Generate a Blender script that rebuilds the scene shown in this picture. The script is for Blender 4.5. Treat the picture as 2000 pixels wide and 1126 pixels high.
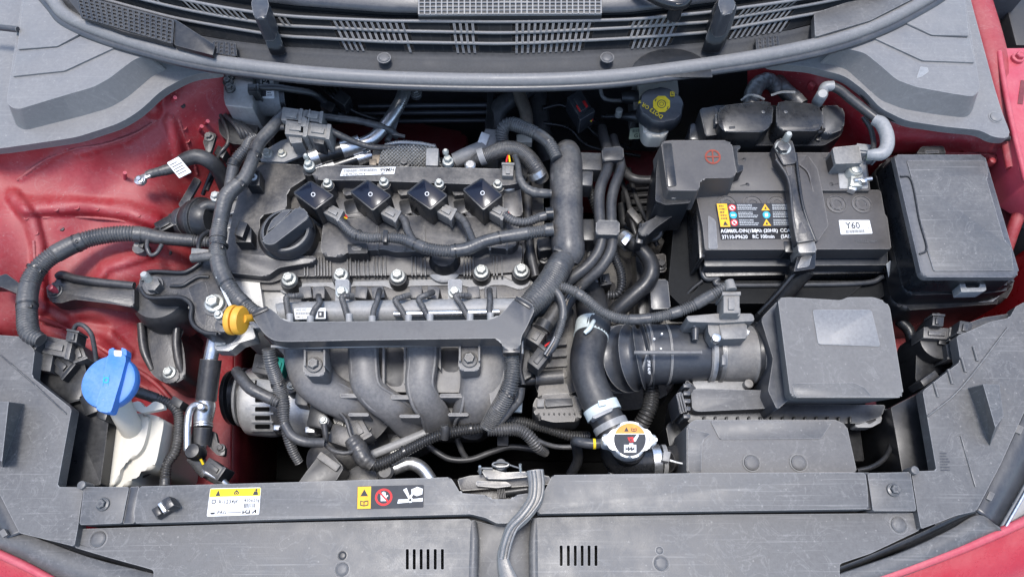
import bpy, bmesh, math, random
import numpy as np
from mathutils import Vector, Matrix
random.seed(7)
for o in list(bpy.data.objects): bpy.data.objects.remove(o)
SC = bpy.context.scene; COL = SC.collection
R = math.radians

# ------------------------------------------------------------ camera
ZB = 0.85                       # height of the battery lid above the road
F = 1387.0; TILT = R(24.0); CH = 0.826
CAM = Vector((0, -CH*math.tan(TILT), ZB+CH))
cd = bpy.data.cameras.new('Camera'); co = bpy.data.objects.new('Camera', cd); COL.objects.link(co)
co.location = CAM; co.rotation_euler = (TILT, 0, 0)
cd.sensor_fit = 'HORIZONTAL'; cd.sensor_width = 36.0; cd.lens = 36.0*F/2000.0
cd.clip_start = 0.02; cd.clip_end = 500
SC.camera = co
# ------------------------------------------------------------ sky, soft daylight
w = bpy.data.worlds.new('World'); SC.world = w; w.use_nodes = True
nt = w.node_tree; bg = nt.nodes['Background']
sky = nt.nodes.new('ShaderNodeTexSky'); sky.sky_type = 'NISHITA'; sky.sun_disc = False
SUN_EL, SUN_AZ = R(86), R(335)
sky.sun_elevation = SUN_EL; sky.sun_rotation = SUN_AZ
sky.air_density = 1.0; sky.dust_density = 1.5; sky.ozone_density = 1.0
nt.links.new(sky.outputs[0], bg.inputs[0]); bg.inputs[1].default_value = 0.145
sl = bpy.data.lights.new('Sun', 'SUN'); so = bpy.data.objects.new('Sun', sl); COL.objects.link(so)
sl.energy = 1.4; sl.angle = R(12); sl.color = (1, .97, .94)
sd = Vector((math.sin(SUN_AZ)*math.cos(SUN_EL), math.cos(SUN_AZ)*math.cos(SUN_EL), math.sin(SUN_EL)))
so.rotation_euler = (-sd).to_track_quat('-Z', 'Y').to_euler()
so.location = (0, 0, 5)
vs = SC.view_settings; vs.view_transform = 'Standard'; vs.look = 'None'; vs.gamma = 1; vs.exposure = 1.38
vs.use_curve_mapping = False

# ------------------------------------------------------------ pixel -> place
RX = Vector((1, 0, 0)); UP = Vector((0, math.cos(TILT), math.sin(TILT))); AX = Vector((0, math.sin(TILT), -math.cos(TILT)))
def P(u, v, h=0.0):
    d = AX + RX*((u-1000)/F) + UP*((563-v)/F)
    return CAM + d*((ZB+h-CAM.z)/d.z)
def S(u, v, h=0.0):
    return (P(u, v, h)-CAM).dot(AX)/F

# ------------------------------------------------------------ materials
MATS = {}
def principled(name):
    m = bpy.data.materials.new(name); m.use_nodes = True
    return m, m.node_tree, m.node_tree.nodes['Principled BSDF']
def N(nt, t, **k):
    n = nt.nodes.new(t)
    for a, b in k.items():
        if a in n.inputs: n.inputs[a].default_value = b
        else: setattr(n, a, b)
    return n
def dusty(key, base, rough=.5, dust=.4, dcol=(.30, .27, .22), metal=0, bump=.15, bscale=900, spec=.5, coat=0, var=.18, scratch=0, streak=0, edge=.5, ecol=(.27, .26, .24), specks=0, marks=0):
    m, nt, b = principled(key); L = nt.links.new
    g = N(nt, 'ShaderNodeNewGeometry')
    n1 = N(nt, 'ShaderNodeTexNoise', Scale=22.0, Detail=5.0, Roughness=.65); L(g.outputs['Position'], n1.inputs['Vector'])
    n2 = N(nt, 'ShaderNodeTexNoise', Scale=240.0, Detail=4.0, Roughness=.7); L(g.outputs['Position'], n2.inputs['Vector'])
    sx = N(nt, 'ShaderNodeSeparateXYZ'); L(g.outputs['True Normal'], sx.inputs[0])
    up = N(nt, 'ShaderNodeMapRange'); L(sx.outputs[2], up.inputs[0])
    up.inputs[1].default_value = -.1; up.inputs[2].default_value = 1.0; up.inputs[3].default_value = .25; up.inputs[4].default_value = 1
    r1 = N(nt, 'ShaderNodeMapRange'); L(n1.outputs[0], r1.inputs[0])
    r1.inputs[1].default_value = .30; r1.inputs[2].default_value = .74
    r2 = N(nt, 'ShaderNodeMapRange'); L(n2.outputs[0], r2.inputs[0])
    r2.inputs[1].default_value = .35; r2.inputs[2].default_value = .7; r2.inputs[3].default_value = .6; r2.inputs[4].default_value = 1.2
    mu = N(nt, 'ShaderNodeMath', operation='MULTIPLY'); L(r1.outputs[0], mu.inputs[0]); L(r2.outputs[0], mu.inputs[1])
    mu2 = N(nt, 'ShaderNodeMath', operation='MULTIPLY'); L(mu.outputs[0], mu2.inputs[0]); L(up.outputs[0], mu2.inputs[1])
    mu3 = N(nt, 'ShaderNodeMath', operation='MULTIPLY', use_clamp=True); L(mu2.outputs[0], mu3.inputs[0]); mu3.inputs[1].default_value = dust
    # colour variation
    vr = N(nt, 'ShaderNodeMapRange'); L(n2.outputs[0], vr.inputs[0]); vr.inputs[1].default_value = .3; vr.inputs[2].default_value = .7
    vr.inputs[3].default_value = 1-var; vr.inputs[4].default_value = 1+var
    cm = N(nt, 'ShaderNodeMix', data_type='RGBA', blend_type='MULTIPLY'); cm.inputs[0].default_value = 1
    cm.inputs[6].default_value = (*base, 1); L(vr.outputs[0], cm.inputs[7])
    mx = N(nt, 'ShaderNodeMix', data_type='RGBA'); L(mu3.outputs[0], mx.inputs[0]); L(cm.outputs[2], mx.inputs[6]); mx.inputs[7].default_value = (*dcol, 1)
    out = mx.outputs[2]
    if scratch or streak:
        mp = N(nt, 'ShaderNodeMapping'); L(g.outputs['Position'], mp.inputs[0])
        mp.inputs['Rotation'].default_value = (0, 0, .5 if scratch else 0); mp.inputs['Scale'].default_value = (9, 420, 40)
        n3 = N(nt, 'ShaderNodeTexNoise', Scale=1.0, Detail=3.0); L(mp.outputs[0], n3.inputs['Vector'])
        r3 = N(nt, 'ShaderNodeMapRange'); L(n3.outputs[0], r3.inputs[0]); r3.inputs[1].default_value = .6; r3.inputs[2].default_value = .78
        m4 = N(nt, 'ShaderNodeMath', operation='MULTIPLY'); L(r3.outputs[0], m4.inputs[0]); m4.inputs[1].default_value = scratch+streak
        mz = N(nt, 'ShaderNodeMix', data_type='RGBA'); L(m4.outputs[0], mz.inputs[0]); L(out, mz.inputs[6]); mz.inputs[7].default_value = (.36, .35, .33, 1)
        out = mz.outputs[2]
    if specks:
        vo = N(nt, 'ShaderNodeTexVoronoi', Scale=170.0); L(g.outputs['Position'], vo.inputs['Vector'])
        sc = N(nt, 'ShaderNodeSeparateColor'); L(vo.outputs['Color'], sc.inputs[0])
        sz = N(nt, 'ShaderNodeMapRange'); L(sc.outputs[0], sz.inputs[0]); sz.inputs[1].default_value = .62; sz.inputs[2].default_value = 1.0; sz.inputs[3].default_value = 0; sz.inputs[4].default_value = .20
        ls = N(nt, 'ShaderNodeMath', operation='LESS_THAN'); L(vo.outputs['Distance'], ls.inputs[0]); L(sz.outputs[0], ls.inputs[1])
        lm = N(nt, 'ShaderNodeMath', operation='MULTIPLY'); L(ls.outputs[0], lm.inputs[0]); lm.inputs[1].default_value = specks
        ms = N(nt, 'ShaderNodeMix', data_type='RGBA'); L(lm.outputs[0], ms.inputs[0]); L(out, ms.inputs[6]); ms.inputs[7].default_value = (.42, .40, .36, 1); out = ms.outputs[2]
    if marks:   # dried water marks: thin wandering rims
        nw = N(nt, 'ShaderNodeTexNoise', Scale=34.0, Detail=6.0, Roughness=.6, Distortion=.8); L(g.outputs['Position'], nw.inputs['Vector'])
        sb_ = N(nt, 'ShaderNodeMath', operation='SUBTRACT'); L(nw.outputs[0], sb_.inputs[0]); sb_.inputs[1].default_value = .55
        ab_ = N(nt, 'ShaderNodeMath', operation='ABSOLUTE'); L(sb_.outputs[0], ab_.inputs[0])
        mr = N(nt, 'ShaderNodeMapRange'); L(ab_.outputs[0], mr.inputs[0]); mr.inputs[1].default_value = 0; mr.inputs[2].default_value = .018; mr.inputs[3].default_value = marks; mr.inputs[4].default_value = 0
        mq = N(nt, 'ShaderNodeMath', operation='MULTIPLY', use_clamp=True); L(mr.outputs[0], mq.inputs[0]); L(r2.outputs[0], mq.inputs[1])
        mw = N(nt, 'ShaderNodeMix', data_type='RGBA'); L(mq.outputs[0], mw.inputs[0]); L(out, mw.inputs[6]); mw.inputs[7].default_value = (.34, .33, .31, 1); out = mw.outputs[2]
    if edge:
        bv = N(nt, 'ShaderNodeBevel', Radius=.0016); bv.samples = 4
        dt = N(nt, 'ShaderNodeVectorMath', operation='DOT_PRODUCT'); L(bv.outputs[0], dt.inputs[0]); L(g.outputs['Normal'], dt.inputs[1])
        er = N(nt, 'ShaderNodeMapRange'); L(dt.outputs['Value'], er.inputs[0]); er.inputs[1].default_value = .995; er.inputs[2].default_value = .80; er.inputs[3].default_value = 0; er.inputs[4].default_value = edge
        e2 = N(nt, 'ShaderNodeMath', operation='MULTIPLY', use_clamp=True); L(er.outputs[0], e2.inputs[0]); L(r2.outputs[0], e2.inputs[1])
        me_ = N(nt, 'ShaderNodeMix', data_type='RGBA'); L(e2.outputs[0], me_.inputs[0]); L(out, me_.inputs[6]); me_.inputs[7].default_value = (*ecol, 1); out = me_.outputs[2]
    L(out, b.inputs['Base Color'])
    rr = N(nt, 'ShaderNodeMapRange'); L(mu.outputs[0], rr.inputs[0]); rr.inputs[3].default_value = rough-.08; rr.inputs[4].default_value = min(1, rough+.22)
    L(rr.outputs[0], b.inputs['Roughness'])
    b.inputs['Metallic'].default_value = metal; b.inputs['Specular IOR Level'].default_value = spec
    b.inputs['Coat Weight'].default_value = coat; b.inputs['Coat Roughness'].default_value = .12
    if bump:
        n5 = N(nt, 'ShaderNodeTexNoise', Scale=bscale, Detail=3.0); L(g.outputs['Position'], n5.inputs['Vector'])
        bp = N(nt, 'ShaderNodeBump', Strength=bump, Distance=.0006); L(n5.outputs[0], bp.inputs['Height']); L(bp.outputs[0], b.inputs['Normal'])
    MATS[key] = m; return m
def flat(key, c, rough=.5, emit=0, spec=.4):
    if key in MATS: return MATS[key]
    m, nt, b = principled(key); b.inputs['Base Color'].default_value = (*c, 1); b.inputs['Roughness'].default_value = rough
    b.inputs['Specular IOR Level'].default_value = spec
    g = N(nt, 'ShaderNodeNewGeometry'); n = N(nt, 'ShaderNodeTexNoise', Scale=150.0, Detail=4.0); nt.links.new(g.outputs['Position'], n.inputs['Vector'])
    r = N(nt, 'ShaderNodeMapRange'); nt.links.new(n.outputs[0], r.inputs[0]); r.inputs[1].default_value = .3; r.inputs[2].default_value = .7
    r.inputs[3].default_value = .82; r.inputs[4].default_value = 1.05
    mx = N(nt, 'ShaderNodeMix', data_type='RGBA', blend_type='MULTIPLY'); mx.inputs[0].default_value = 1
    mx.inputs[6].default_value = (*c, 1); nt.links.new(r.outputs[0], mx.inputs[7]); nt.links.new(mx.outputs[2], b.inputs['Base Color'])
    MATS[key] = m; return m
DUST = (.27, .25, .215)
dusty('plastic', (.030, .033, .039), .34, .16, (.26, .25, .225), bump=.12, var=.08, edge=.7, ecol=(.36, .345, .31), spec=.5)
dusty('trim', (.152, .149, .146), .46, .22, (.30, .29, .27), bump=.12, scratch=.22, var=.08, edge=.4, ecol=(.40, .40, .39), spec=.42, specks=.18, marks=.14)
dusty('cover', (.076, .0745, .073), .44, .26, (.22, .215, .205), bump=.16, streak=.24, var=.12, edge=.55, ecol=(.36, .355, .345), spec=.45, specks=.2, marks=.16)
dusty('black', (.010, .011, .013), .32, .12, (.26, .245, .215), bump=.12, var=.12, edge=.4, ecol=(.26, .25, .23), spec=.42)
dusty('cleanblack', (.008, .009, .011), .26, .10, DUST, bump=.06, edge=.25)
dusty('deep', (.022, .022, .023), .5, .2, (.10, .09, .08), bump=.1, edge=.3, ecol=(.12, .11, .1))
dusty('rubber', (.019, .020, .023), .38, .25, (.25, .235, .205), bump=.1, edge=.4, ecol=(.36, .345, .31), spec=.42)
dusty('tape', (.024, .025, .028), .36, .40, (.29, .27, .235), bump=.5, bscale=380, edge=.35, ecol=(.36, .345, .31), spec=.5)
dusty('loom', (.028, .030, .034), .34, .36, (.29, .27, .235), bump=.1, edge=.4, ecol=(.36, .345, .31), spec=.5)
dusty('greyplug', (.115, .115, .112), .5, .65, (.36, .33, .285), bump=.2, edge=.7, ecol=(.48, .45, .4))
dusty('alu', (.36, .36, .35), .42, .55, (.29, .27, .23), metal=.6, bump=.35, bscale=600, ecol=(.5, .49, .45))
dusty('steel', (.66, .66, .65), .28, .25, (.3, .28, .24), metal=.9, bump=.08, edge=0)
dusty('zinc', (.46, .47, .43), .44, .55, (.34, .31, .26), metal=.6, bump=.25, bscale=700, edge=0)
dusty('worn', (.20, .195, .185), .40, .45, (.20, .18, .15), metal=.6, bump=.35, edge=.55, ecol=(.5, .49, .46))
dusty('castdark', (.060, .060, .062), .45, .45, (.30, .275, .235), metal=.3, bump=.4, bscale=500, edge=.7, ecol=(.45, .43, .38))
dusty('blacksteel', (.014, .016, .020), .34, .28, (.29, .25, .20), bump=.4, bscale=450, edge=.45, ecol=(.36, .345, .31), spec=.5)
dusty('red', (.27, .011, .018), .52, .45, (.33, .175, .16), bump=.05, coat=0, var=.10, edge=.3, ecol=(.42, .18, .17), specks=.2, marks=.12)
dusty('redclean', (.34, .009, .015), .25, .10, (.5, .25, .24), bump=.02, coat=.6, var=.05, edge=0)
dusty('redpink', (.40, .04, .06), .42, .25, (.5, .3, .28), bump=.02, coat=.2, var=.05, edge=.2, ecol=(.6, .3, .3))
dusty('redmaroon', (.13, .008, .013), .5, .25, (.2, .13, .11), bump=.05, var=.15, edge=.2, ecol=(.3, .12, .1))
dusty('whitepoly', (.56, .53, .45), .42, .40, (.42, .37, .28), bump=.06, var=.05, edge=.2, ecol=(.62, .6, .52))
dusty('blue', (.035, .165, .50), .48, .40, (.30, .38, .48), bump=.1, var=.08, edge=.3, ecol=(.2, .38, .7), specks=.2)
dusty('yellow', (.70, .33, .015), .42, .25, (.4, .3, .15), bump=.08, var=.08, edge=.2, ecol=(.75, .5, .15))
dusty('battery', (.052, .048, .046), .50, .24, (.18, .168, .152), bump=.25, bscale=1300, var=.08, edge=.55, ecol=(.30, .28, .255))
dusty('airlid', (.102, .098, .094), .55, .32, (.25, .24, .22), bump=.3, bscale=1300, var=.08, edge=.5, ecol=(.38, .37, .34), spec=.42, specks=.18, marks=.16)
dusty('greytube', (.22, .225, .225), .45, .4, (.33, .3, .27), bump=.1, ecol=(.48, .46, .42))
dusty('brownpipe', (.17, .14, .11), .45, .5, (.25, .21, .16), metal=.5)
dusty('manifold', (.098, .097, .098), .46, .55, (.30, .28, .245), bump=.2, edge=.8, ecol=(.40, .38, .34), spec=.5)
dusty('valve', (.024, .026, .031), .36, .45, (.31, .28, .235), bump=.2, edge=.85, ecol=(.36, .345, .31), spec=.5)
dusty('maf', (.12, .12, .118), .48, .7, (.30, .27, .23), bump=.2, edge=.5)
dusty('castalu', (.50, .50, .49), .42, .35, (.33, .31, .27), metal=.5, bump=.3, bscale=600, edge=.5, ecol=(.6, .59, .55))
dusty('cowlblack', (.007, .008, .009), .62, .08, (.15, .14, .13), bump=.1, edge=.25, ecol=(.16, .16, .16), spec=.12)
dusty('cowlgrey', (.034, .036, .040), .55, .22, (.16, .155, .14), bump=.1, edge=.3, spec=.25)
dusty('void', (.004, .004, .004), .8, .05, (.03, .03, .03), bump=0, edge=0, spec=.1)
dusty('redseal', (.28, .035, .04), .6, .6, (.34, .2, .18), bump=.3, bscale=500, edge=.1)
dusty('bulkhead', (.055, .055, .057), .55, .35, (.14, .13, .115), bump=.3, bscale=300, edge=.3)
dusty('fuselid', (.058, .060, .066), .42, .25, (.2, .195, .185), bump=.2, edge=.5, ecol=(.32, .315, .3), specks=.15)
dusty('palepanel', (.155, .155, .155), .42, .25, (.27, .26, .24), bump=.1, edge=.3, ecol=(.36, .35, .33))
dusty('asphalt', (.05, .05, .05), .9, .2, (.15, .14, .13), bump=.6, bscale=200, edge=0)
dusty('glass', (.03, .035, .04), .08, .08, (.3, .3, .3), bump=0, coat=1, edge=0)
dusty('chrome', (.75, .76, .78), .18, .15, (.4, .4, .4), metal=1, bump=0, edge=0)
m_, n_, b_ = principled('gloss'); b_.inputs['Base Color'].default_value = (.006, .008, .016, 1); b_.inputs['Roughness'].default_value = .17; b_.inputs['Specular IOR Level'].default_value = .35; MATS['gloss'] = m_
for k, c in dict(s_white=(.72, .72, .70), s_grey=(.5, .52, .52), s_black=(.012, .012, .014), s_yellow=(.80, .56, .02), s_amber=(.78, .42, .03), s_red=(.60, .03, .03),
                 s_blue=(.03, .36, .50), s_green=(.36, .42, .30), s_dark=(.035, .037, .042), s_orange=(.70, .28, .06), s_redmark=(.24, .05, .03), s_teal=(.01, .20, .16), s_ltgreen=(.55, .6, .57)).items():
    flat(k, c, .6, spec=.25)

# ------------------------------------------------------------ builders
CUR = None; THINGS = []
def tag(o, label, cat, group=None, kind=None):
    if label: o['label'] = label
    if cat: o['category'] = cat
    if group: o['group'] = group
    if kind: o['kind'] = kind
    return o
def T(name, label, cat, group=None):
    global CUR
    o = bpy.data.objects.new(name, None); COL.objects.link(o); o.empty_display_size = .02
    tag(o, label, cat, group); THINGS.append(o); CUR = o; return o
def link(name, me, mat, p):
    if mat is not None:
        for mm in (mat if isinstance(mat, (list, tuple)) else [mat]): me.materials.append(MATS[mm])
    o = bpy.data.objects.new(name, me); COL.objects.link(o)
    pp = CUR if p is None else p
    if pp: o.parent = pp
    return o
def fin(name, bm, mat, p, ang=38):
    bmesh.ops.recalc_face_normals(bm, faces=bm.faces[:])
    me = bpy.data.meshes.new(name); bm.to_mesh(me); bm.free()
    me.polygons.foreach_set('use_smooth', [True]*len(me.polygons)); me.set_sharp_from_angle(angle=R(ang))
    return link(name, me, mat, p)
def cr(pts, n, closed=False):
    a = np.array(pts, float); m = len(a)
    if m < 3 and not closed: return [tuple(a[0]*(1-i/n)+a[-1]*(i/n)) for i in range(n+1)]
    out = []
    rng = range(m) if closed else range(m-1)
    for i in rng:
        if closed: p0, p1, p2, p3 = a[(i-1) % m], a[i], a[(i+1) % m], a[(i+2) % m]
        else: p0, p1, p2, p3 = (a[i-1] if i else 2*a[0]-a[1]), a[i], a[i+1], (a[i+2] if i+2 < m else 2*a[-1]-a[-2])
        for j in range(n):
            t = j/n
            out.append(tuple(.5*((2*p1)+(p2-p0)*t+(2*p0-5*p1+4*p2-p3)*t*t+(3*p1-p0-3*p2+p3)*t**3)))
    if not closed: out.append(tuple(a[-1]))
    return out
def rounded(pts, rc, n=4):
    if not rc: return pts
    m = len(pts); out = []
    for i in range(m):
        a, b, c = (np.array(pts[(i+k) % m], float) for k in (-1, 0, 1))
        da, dc = np.linalg.norm(a-b), np.linalg.norm(c-b)
        ra, rb = min(rc, da*.45), min(rc, dc*.45)
        s = b+(a-b)*ra/max(da, 1e-9); e = b+(c-b)*rb/max(dc, 1e-9)
        for j in range(n+1):
            t = j/n; out.append(tuple((1-t)**2*s+2*t*(1-t)*b+t*t*e))
    return out
def prism(name, pts, h, hb, mat, rc=0, bev=.0015, flare=0, p=None, smooth=0, seg=2, ang=38):
    q = [(*a, h) if len(a) == 2 else tuple(a) for a in pts]
    if smooth: q = cr(q, smooth, True)
    else: q = rounded(q, rc)
    top = [P(*a) for a in q]
    c = sum(top, Vector())/len(top)
    bm = bmesh.new()
    tv = [bm.verts.new(a) for a in top]; bv = []
    for a in top:
        b = Vector((a.x, a.y, ZB+hb))
        if flare:
            d = Vector((a.x-c.x, a.y-c.y, 0)); b += d.normalized()*flare
        bv.append(bm.verts.new(b))
    n = len(tv)
    bm.faces.new(tv); bm.faces.new(bv[::-1])
    for i in range(n): bm.faces.new((tv[i], bv[i], bv[(i+1) % n], tv[(i+1) % n]))
    if bev:
        ts = set(tv)
        ed = [e for e in bm.edges if e.verts[0] in ts and e.verts[1] in ts]
        if not rc and not smooth: ed += [e for e in bm.edges if (e.verts[0] in ts) != (e.verts[1] in ts)]
        bmesh.ops.bevel(bm, geom=ed, offset=bev, segments=seg, profile=.5, affect='EDGES', clamp_overlap=True)
    return fin(name, bm, mat, p, ang)
def cbox(name, u, v, h, w, l, d, mat, ang=0, bev=.001, p=None, rc=0, flare=0):
    ca, sa = math.cos(R(ang)), math.sin(R(ang))
    pts = [(u+x*ca-y*sa, v+x*sa+y*ca) for x, y in ((-w/2, -l/2), (w/2, -l/2), (w/2, l/2), (-w/2, l/2))]
    return prism(name, pts, h, h-d, mat, rc=rc, bev=bev, p=p, flare=flare)
def lathe(name, at, prof, mat, axis=(0, 0, 1), seg=28, p=None, ang=38, wob=None):
    c = P(*at); s = S(*at); q = Vector(axis).normalized().to_track_quat('Z', 'Y'); bm = bmesh.new(); rings = []
    for r, z in prof:
        ring = []
        for i in range(seg):
            a = 2*math.pi*i/seg; rr = r*s*(wob(i, seg) if wob else 1)
            ring.append(bm.verts.new(c+q@Vector((rr*math.cos(a), rr*math.sin(a), z))))
        rings.append(ring)
    for a, b in zip(rings, rings[1:]):
        for i in range(seg): bm.faces.new((a[i], a[(i+1) % seg], b[(i+1) % seg], b[i]))
    bm.faces.new(rings[0][::-1]); bm.faces.new(rings[-1])
    return fin(name, bm, mat, p, ang)
def cyl(name, u, v, h, r, d, mat, p=None, bev=.0012, seg=28, axis=(0, 0, 1)):
    s = S(u, v, h); k = min(bev/s, r*.4)
    return lathe(name, (u, v, h), [(r, -d), (r, -bev), (r-k*.3, -bev*.3), (r-k, 0)], mat, axis, seg, p)
def sweep(path, rad, seg, closed=False, flat=1.0):
    bm = bmesh.new(); n = len(path); rings = []
    up = Vector((0, 0, 1)); prev = None
    for i in range(n):
        if closed: t = path[(i+1) % n]-path[i-1]
        else: t = path[min(i+1, n-1)]-path[max(i-1, 0)]
        if t.length < 1e-9: t = Vector((1, 0, 0))
        t.normalize()
        if prev is None:
            a = up if abs(t.z) < .9 else Vector((0, 1, 0)); nn = (a-t*a.dot(t)).normalized()
        else: nn = (prev-t*prev.dot(t)).normalized()
        prev = nn; bb = t.cross(nn)
        rings.append([bm.verts.new(path[i]+(nn*math.sin(2*math.pi*k/seg)*flat+bb*math.cos(2*math.pi*k/seg))*rad[i]) for k in range(seg)])
    m = n if closed else n-1
    for i in range(m):
        a, b = rings[i], rings[(i+1) % n]
        for k in range(seg): bm.faces.new((a[k], a[(k+1) % seg], b[(k+1) % seg], b[k]))
    if not closed: bm.faces.new(rings[0][::-1]); bm.faces.new(rings[-1])
    return bm
def tube(name, pts, r, mat, style=None, p=None, seg=14, closed=False, flat=1.0, pitch=5.2, amp=.17, n=8, ang=60):
    rl = list(r) if isinstance(r, (list, tuple)) else [r]*len(pts)
    q = [(*a, rl[i]) for i, a in enumerate(pts)]
    d = cr(q, n, closed)
    W = [P(*a[:3]) for a in d]; RR = [a[3]*S(*a[:3]) for a in d]
    if style:
        # resample evenly by length
        L = [0]
        for a, b in zip(W, W[1:]): L.append(L[-1]+(b-a).length)
        s0 = S(*d[len(d)//2][:3]); st = pitch*s0/(3 if style != 'tape' else 2); k = max(6, int(L[-1]/st)); j = 0; W2 = []; R2 = []
        rnd = random.Random(hash((round(pts[0][0]), round(pts[0][1]))) & 0xffff)
        grp = 0; on = True
        for i in range(k+1):
            x = L[-1]*i/k
            while j < len(L)-2 and L[j+1] < x: j += 1
            t = (x-L[j])/max(1e-9, L[j+1]-L[j]); W2.append(W[j].lerp(W[j+1], t)); rr = RR[j]*(1-t)+RR[j+1]*t
            if style == 'loom': f = 1+amp*(.5 if i % 3 == 1 else -.5)
            elif style == 'mix':
                if grp <= 0: grp = rnd.randint(9, 36); on = rnd.random() < .55
                grp -= 1
                f = 1+(amp*(.45 if i % 3 == 1 else -.55) if on else .05+rnd.uniform(-.012, .012))
            else: f = 1+rnd.uniform(-amp*.35, amp*.35)
            R2.append(rr*f)
        W, RR = W2, R2
    return fin(name, sweep(W, RR, seg, closed, flat), mat, p, ang)
def sheet(name, uL, uR, v0, v1, nu, nv, hf, mat, p=None, thick=.002, keep=None):
    bm = bmesh.new(); g = []
    for j in range(nv+1):
        v = v0+(v1-v0)*j/nv; a, b = uL(v), uR(v); row = []
        for i in range(nu+1):
            u = a+(b-a)*i/nu; row.append((u, v, bm.verts.new(P(u, v, hf(u, v)))))
        g.append(row)
    for j in range(nv):
        for i in range(nu):
            c = g[j][i]
            if keep and not keep(c[0], c[1]): continue
            bm.faces.new((g[j][i][2], g[j+1][i][2], g[j+1][i+1][2], g[j][i+1][2]))
    bmesh.ops.delete(bm, geom=[x for x in bm.verts if not x.link_faces], context='VERTS')
    o = fin(name, bm, mat, p, 70)
    if thick:
        md = o.modifiers.new('thickness', 'SOLIDIFY'); md.thickness = thick; md.offset = 0
    return o
def rbf(ctrl):
    a = np.array(ctrl, float); xy = a[:, :2]/300; n = len(a)
    def ker(d): return np.where(d > 0, d*d*np.log(d+1e-12), 0)
    K = ker(np.linalg.norm(xy[:, None]-xy[None], axis=2)); Q = np.c_[np.ones(n), xy]
    M = np.zeros((n+3, n+3)); M[:n, :n] = K+np.eye(n)*1e-3; M[:n, n:] = Q; M[n:, :n] = Q.T
    wgt = np.linalg.solve(M, np.r_[a[:, 2], 0, 0, 0])
    def f(u, v):
        x = np.array([u, v])/300
        return float(ker(np.linalg.norm(xy-x, axis=1))@wgt[:n]+wgt[n]+wgt[n+1:]@x)
    return f
def pdist(u, v, poly):
    best = 1e9
    for (a, b), (c, d) in zip(poly, poly[1:]):
        dx, dy = c-a, d-b; t = max(0, min(1, ((u-a)*dx+(v-b)*dy)/(dx*dx+dy*dy+1e-9)))
        best = min(best, math.hypot(u-a-dx*t, v-b-dy*t))
    return best
def interp(pts):
    xs = [a[0] for a in pts]; ys = [a[1] for a in pts]
    return lambda x: float(np.interp(x, xs, ys))
def ties(spots):
    """cable ties round a loom: (u, v, h, direction in degrees, loom radius)"""
    for u, v, h, an, r in spots:
        dx, dy = math.cos(R(an))*2.2, math.sin(R(an))*2.2
        b = tube('cable_tie', [(u-dx, v-dy, h), (u+dx, v+dy, h)], r*1.09, 'cleanblack', seg=16)
        cbox('tie_head', u+dy*.3*r/2.2, v-dx*.3*r/2.2, h+r*.00062, 6, 6, .004, 'black', an, .0006, p=b)
# shared bolt mesh: flange and hex head, one unit radius
def boltmesh():
    bm = bmesh.new()
    def ring(r, z, n=18, hexa=False):
        out = []
        for i in range(n):
            a = 2*math.pi*i/n; k = 1
            if hexa:
                m = (a % (math.pi/3))-math.pi/6; k = .87/math.cos(m)
            out.append(bm.verts.new((r*k*math.cos(a), r*k*math.sin(a), z)))
        return out
    rs = [ring(1, -.5), ring(1, .1), ring(.93, .2), ring(.70, .28, hexa=True), ring(.68, .80, hexa=True), ring(.58, .92, hexa=True), ring(.40, .92), ring(.34, .84)]
    for a, b in zip(rs, rs[1:]):
        for i in range(18): bm.faces.new((a[i], a[(i+1) % 18], b[(i+1) % 18], b[i]))
    bm.faces.new(rs[-1]); bm.faces.new(rs[0][::-1])
    me = bpy.data.meshes.new('bolt'); bmesh.ops.recalc_face_normals(bm, faces=bm.faces[:]); bm.to_mesh(me); bm.free()
    me.polygons.foreach_set('use_smooth', [True]*len(me.polygons)); me.set_sharp_from_angle(angle=R(30))
    return me
BOLT = {}
def bolt(u, v, h, r=13, mat='zinc', p=None, tilt=(0, 0), name='bolt', tall=1.0):
    if mat not in BOLT: BOLT[mat] = boltmesh(); BOLT[mat].materials.append(MATS[mat])
    o = bpy.data.objects.new(name, BOLT[mat]); COL.objects.link(o); k = r*S(u, v, h)
    o.location = P(u, v, h); o.scale = (k, k, k*tall); o.rotation_euler = (tilt[0], tilt[1], random.random()*3)
    pp = CUR if p is None else p
    if pp: o.parent = pp
    return o
# shared push clip: domed plastic disc
_clip = {}
def clip(u, v, h, r=15, mat='cover', p=None, name='push_clip'):
    if mat not in _clip:
        bm = bmesh.new(); rs = []
        for rr, z in ((1.22, -.3), (1.22, .04), (1.05, .06), (1.0, -.12), (.97, .2), (.8, .38), (.5, .46)):
            rs.append([bm.verts.new((rr*math.cos(2*math.pi*i/24), rr*math.sin(2*math.pi*i/24), z)) for i in range(24)])
        for a, b in zip(rs, rs[1:]):
            for i in range(24): bm.faces.new((a[i], a[(i+1) % 24], b[(i+1) % 24], b[i]))
        bm.faces.new(rs[0][::-1]); bm.faces.new(rs[-1])
        bmesh.ops.recalc_face_normals(bm, faces=bm.faces[:]); me = bpy.data.meshes.new('push_clip'); bm.to_mesh(me); bm.free()
        me.polygons.foreach_set('use_smooth', [True]*len(me.polygons)); me.set_sharp_from_angle(angle=R(35)); me.materials.append(MATS[mat]); _clip[mat] = me
    o = bpy.data.objects.new(name, _clip[mat]); COL.objects.link(o); k = r*S(u, v, h); o.location = P(u, v, h); o.scale = (k, k, k*.7)
    pp = CUR if p is None else p
    if pp: o.parent = pp
    return o
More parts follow.
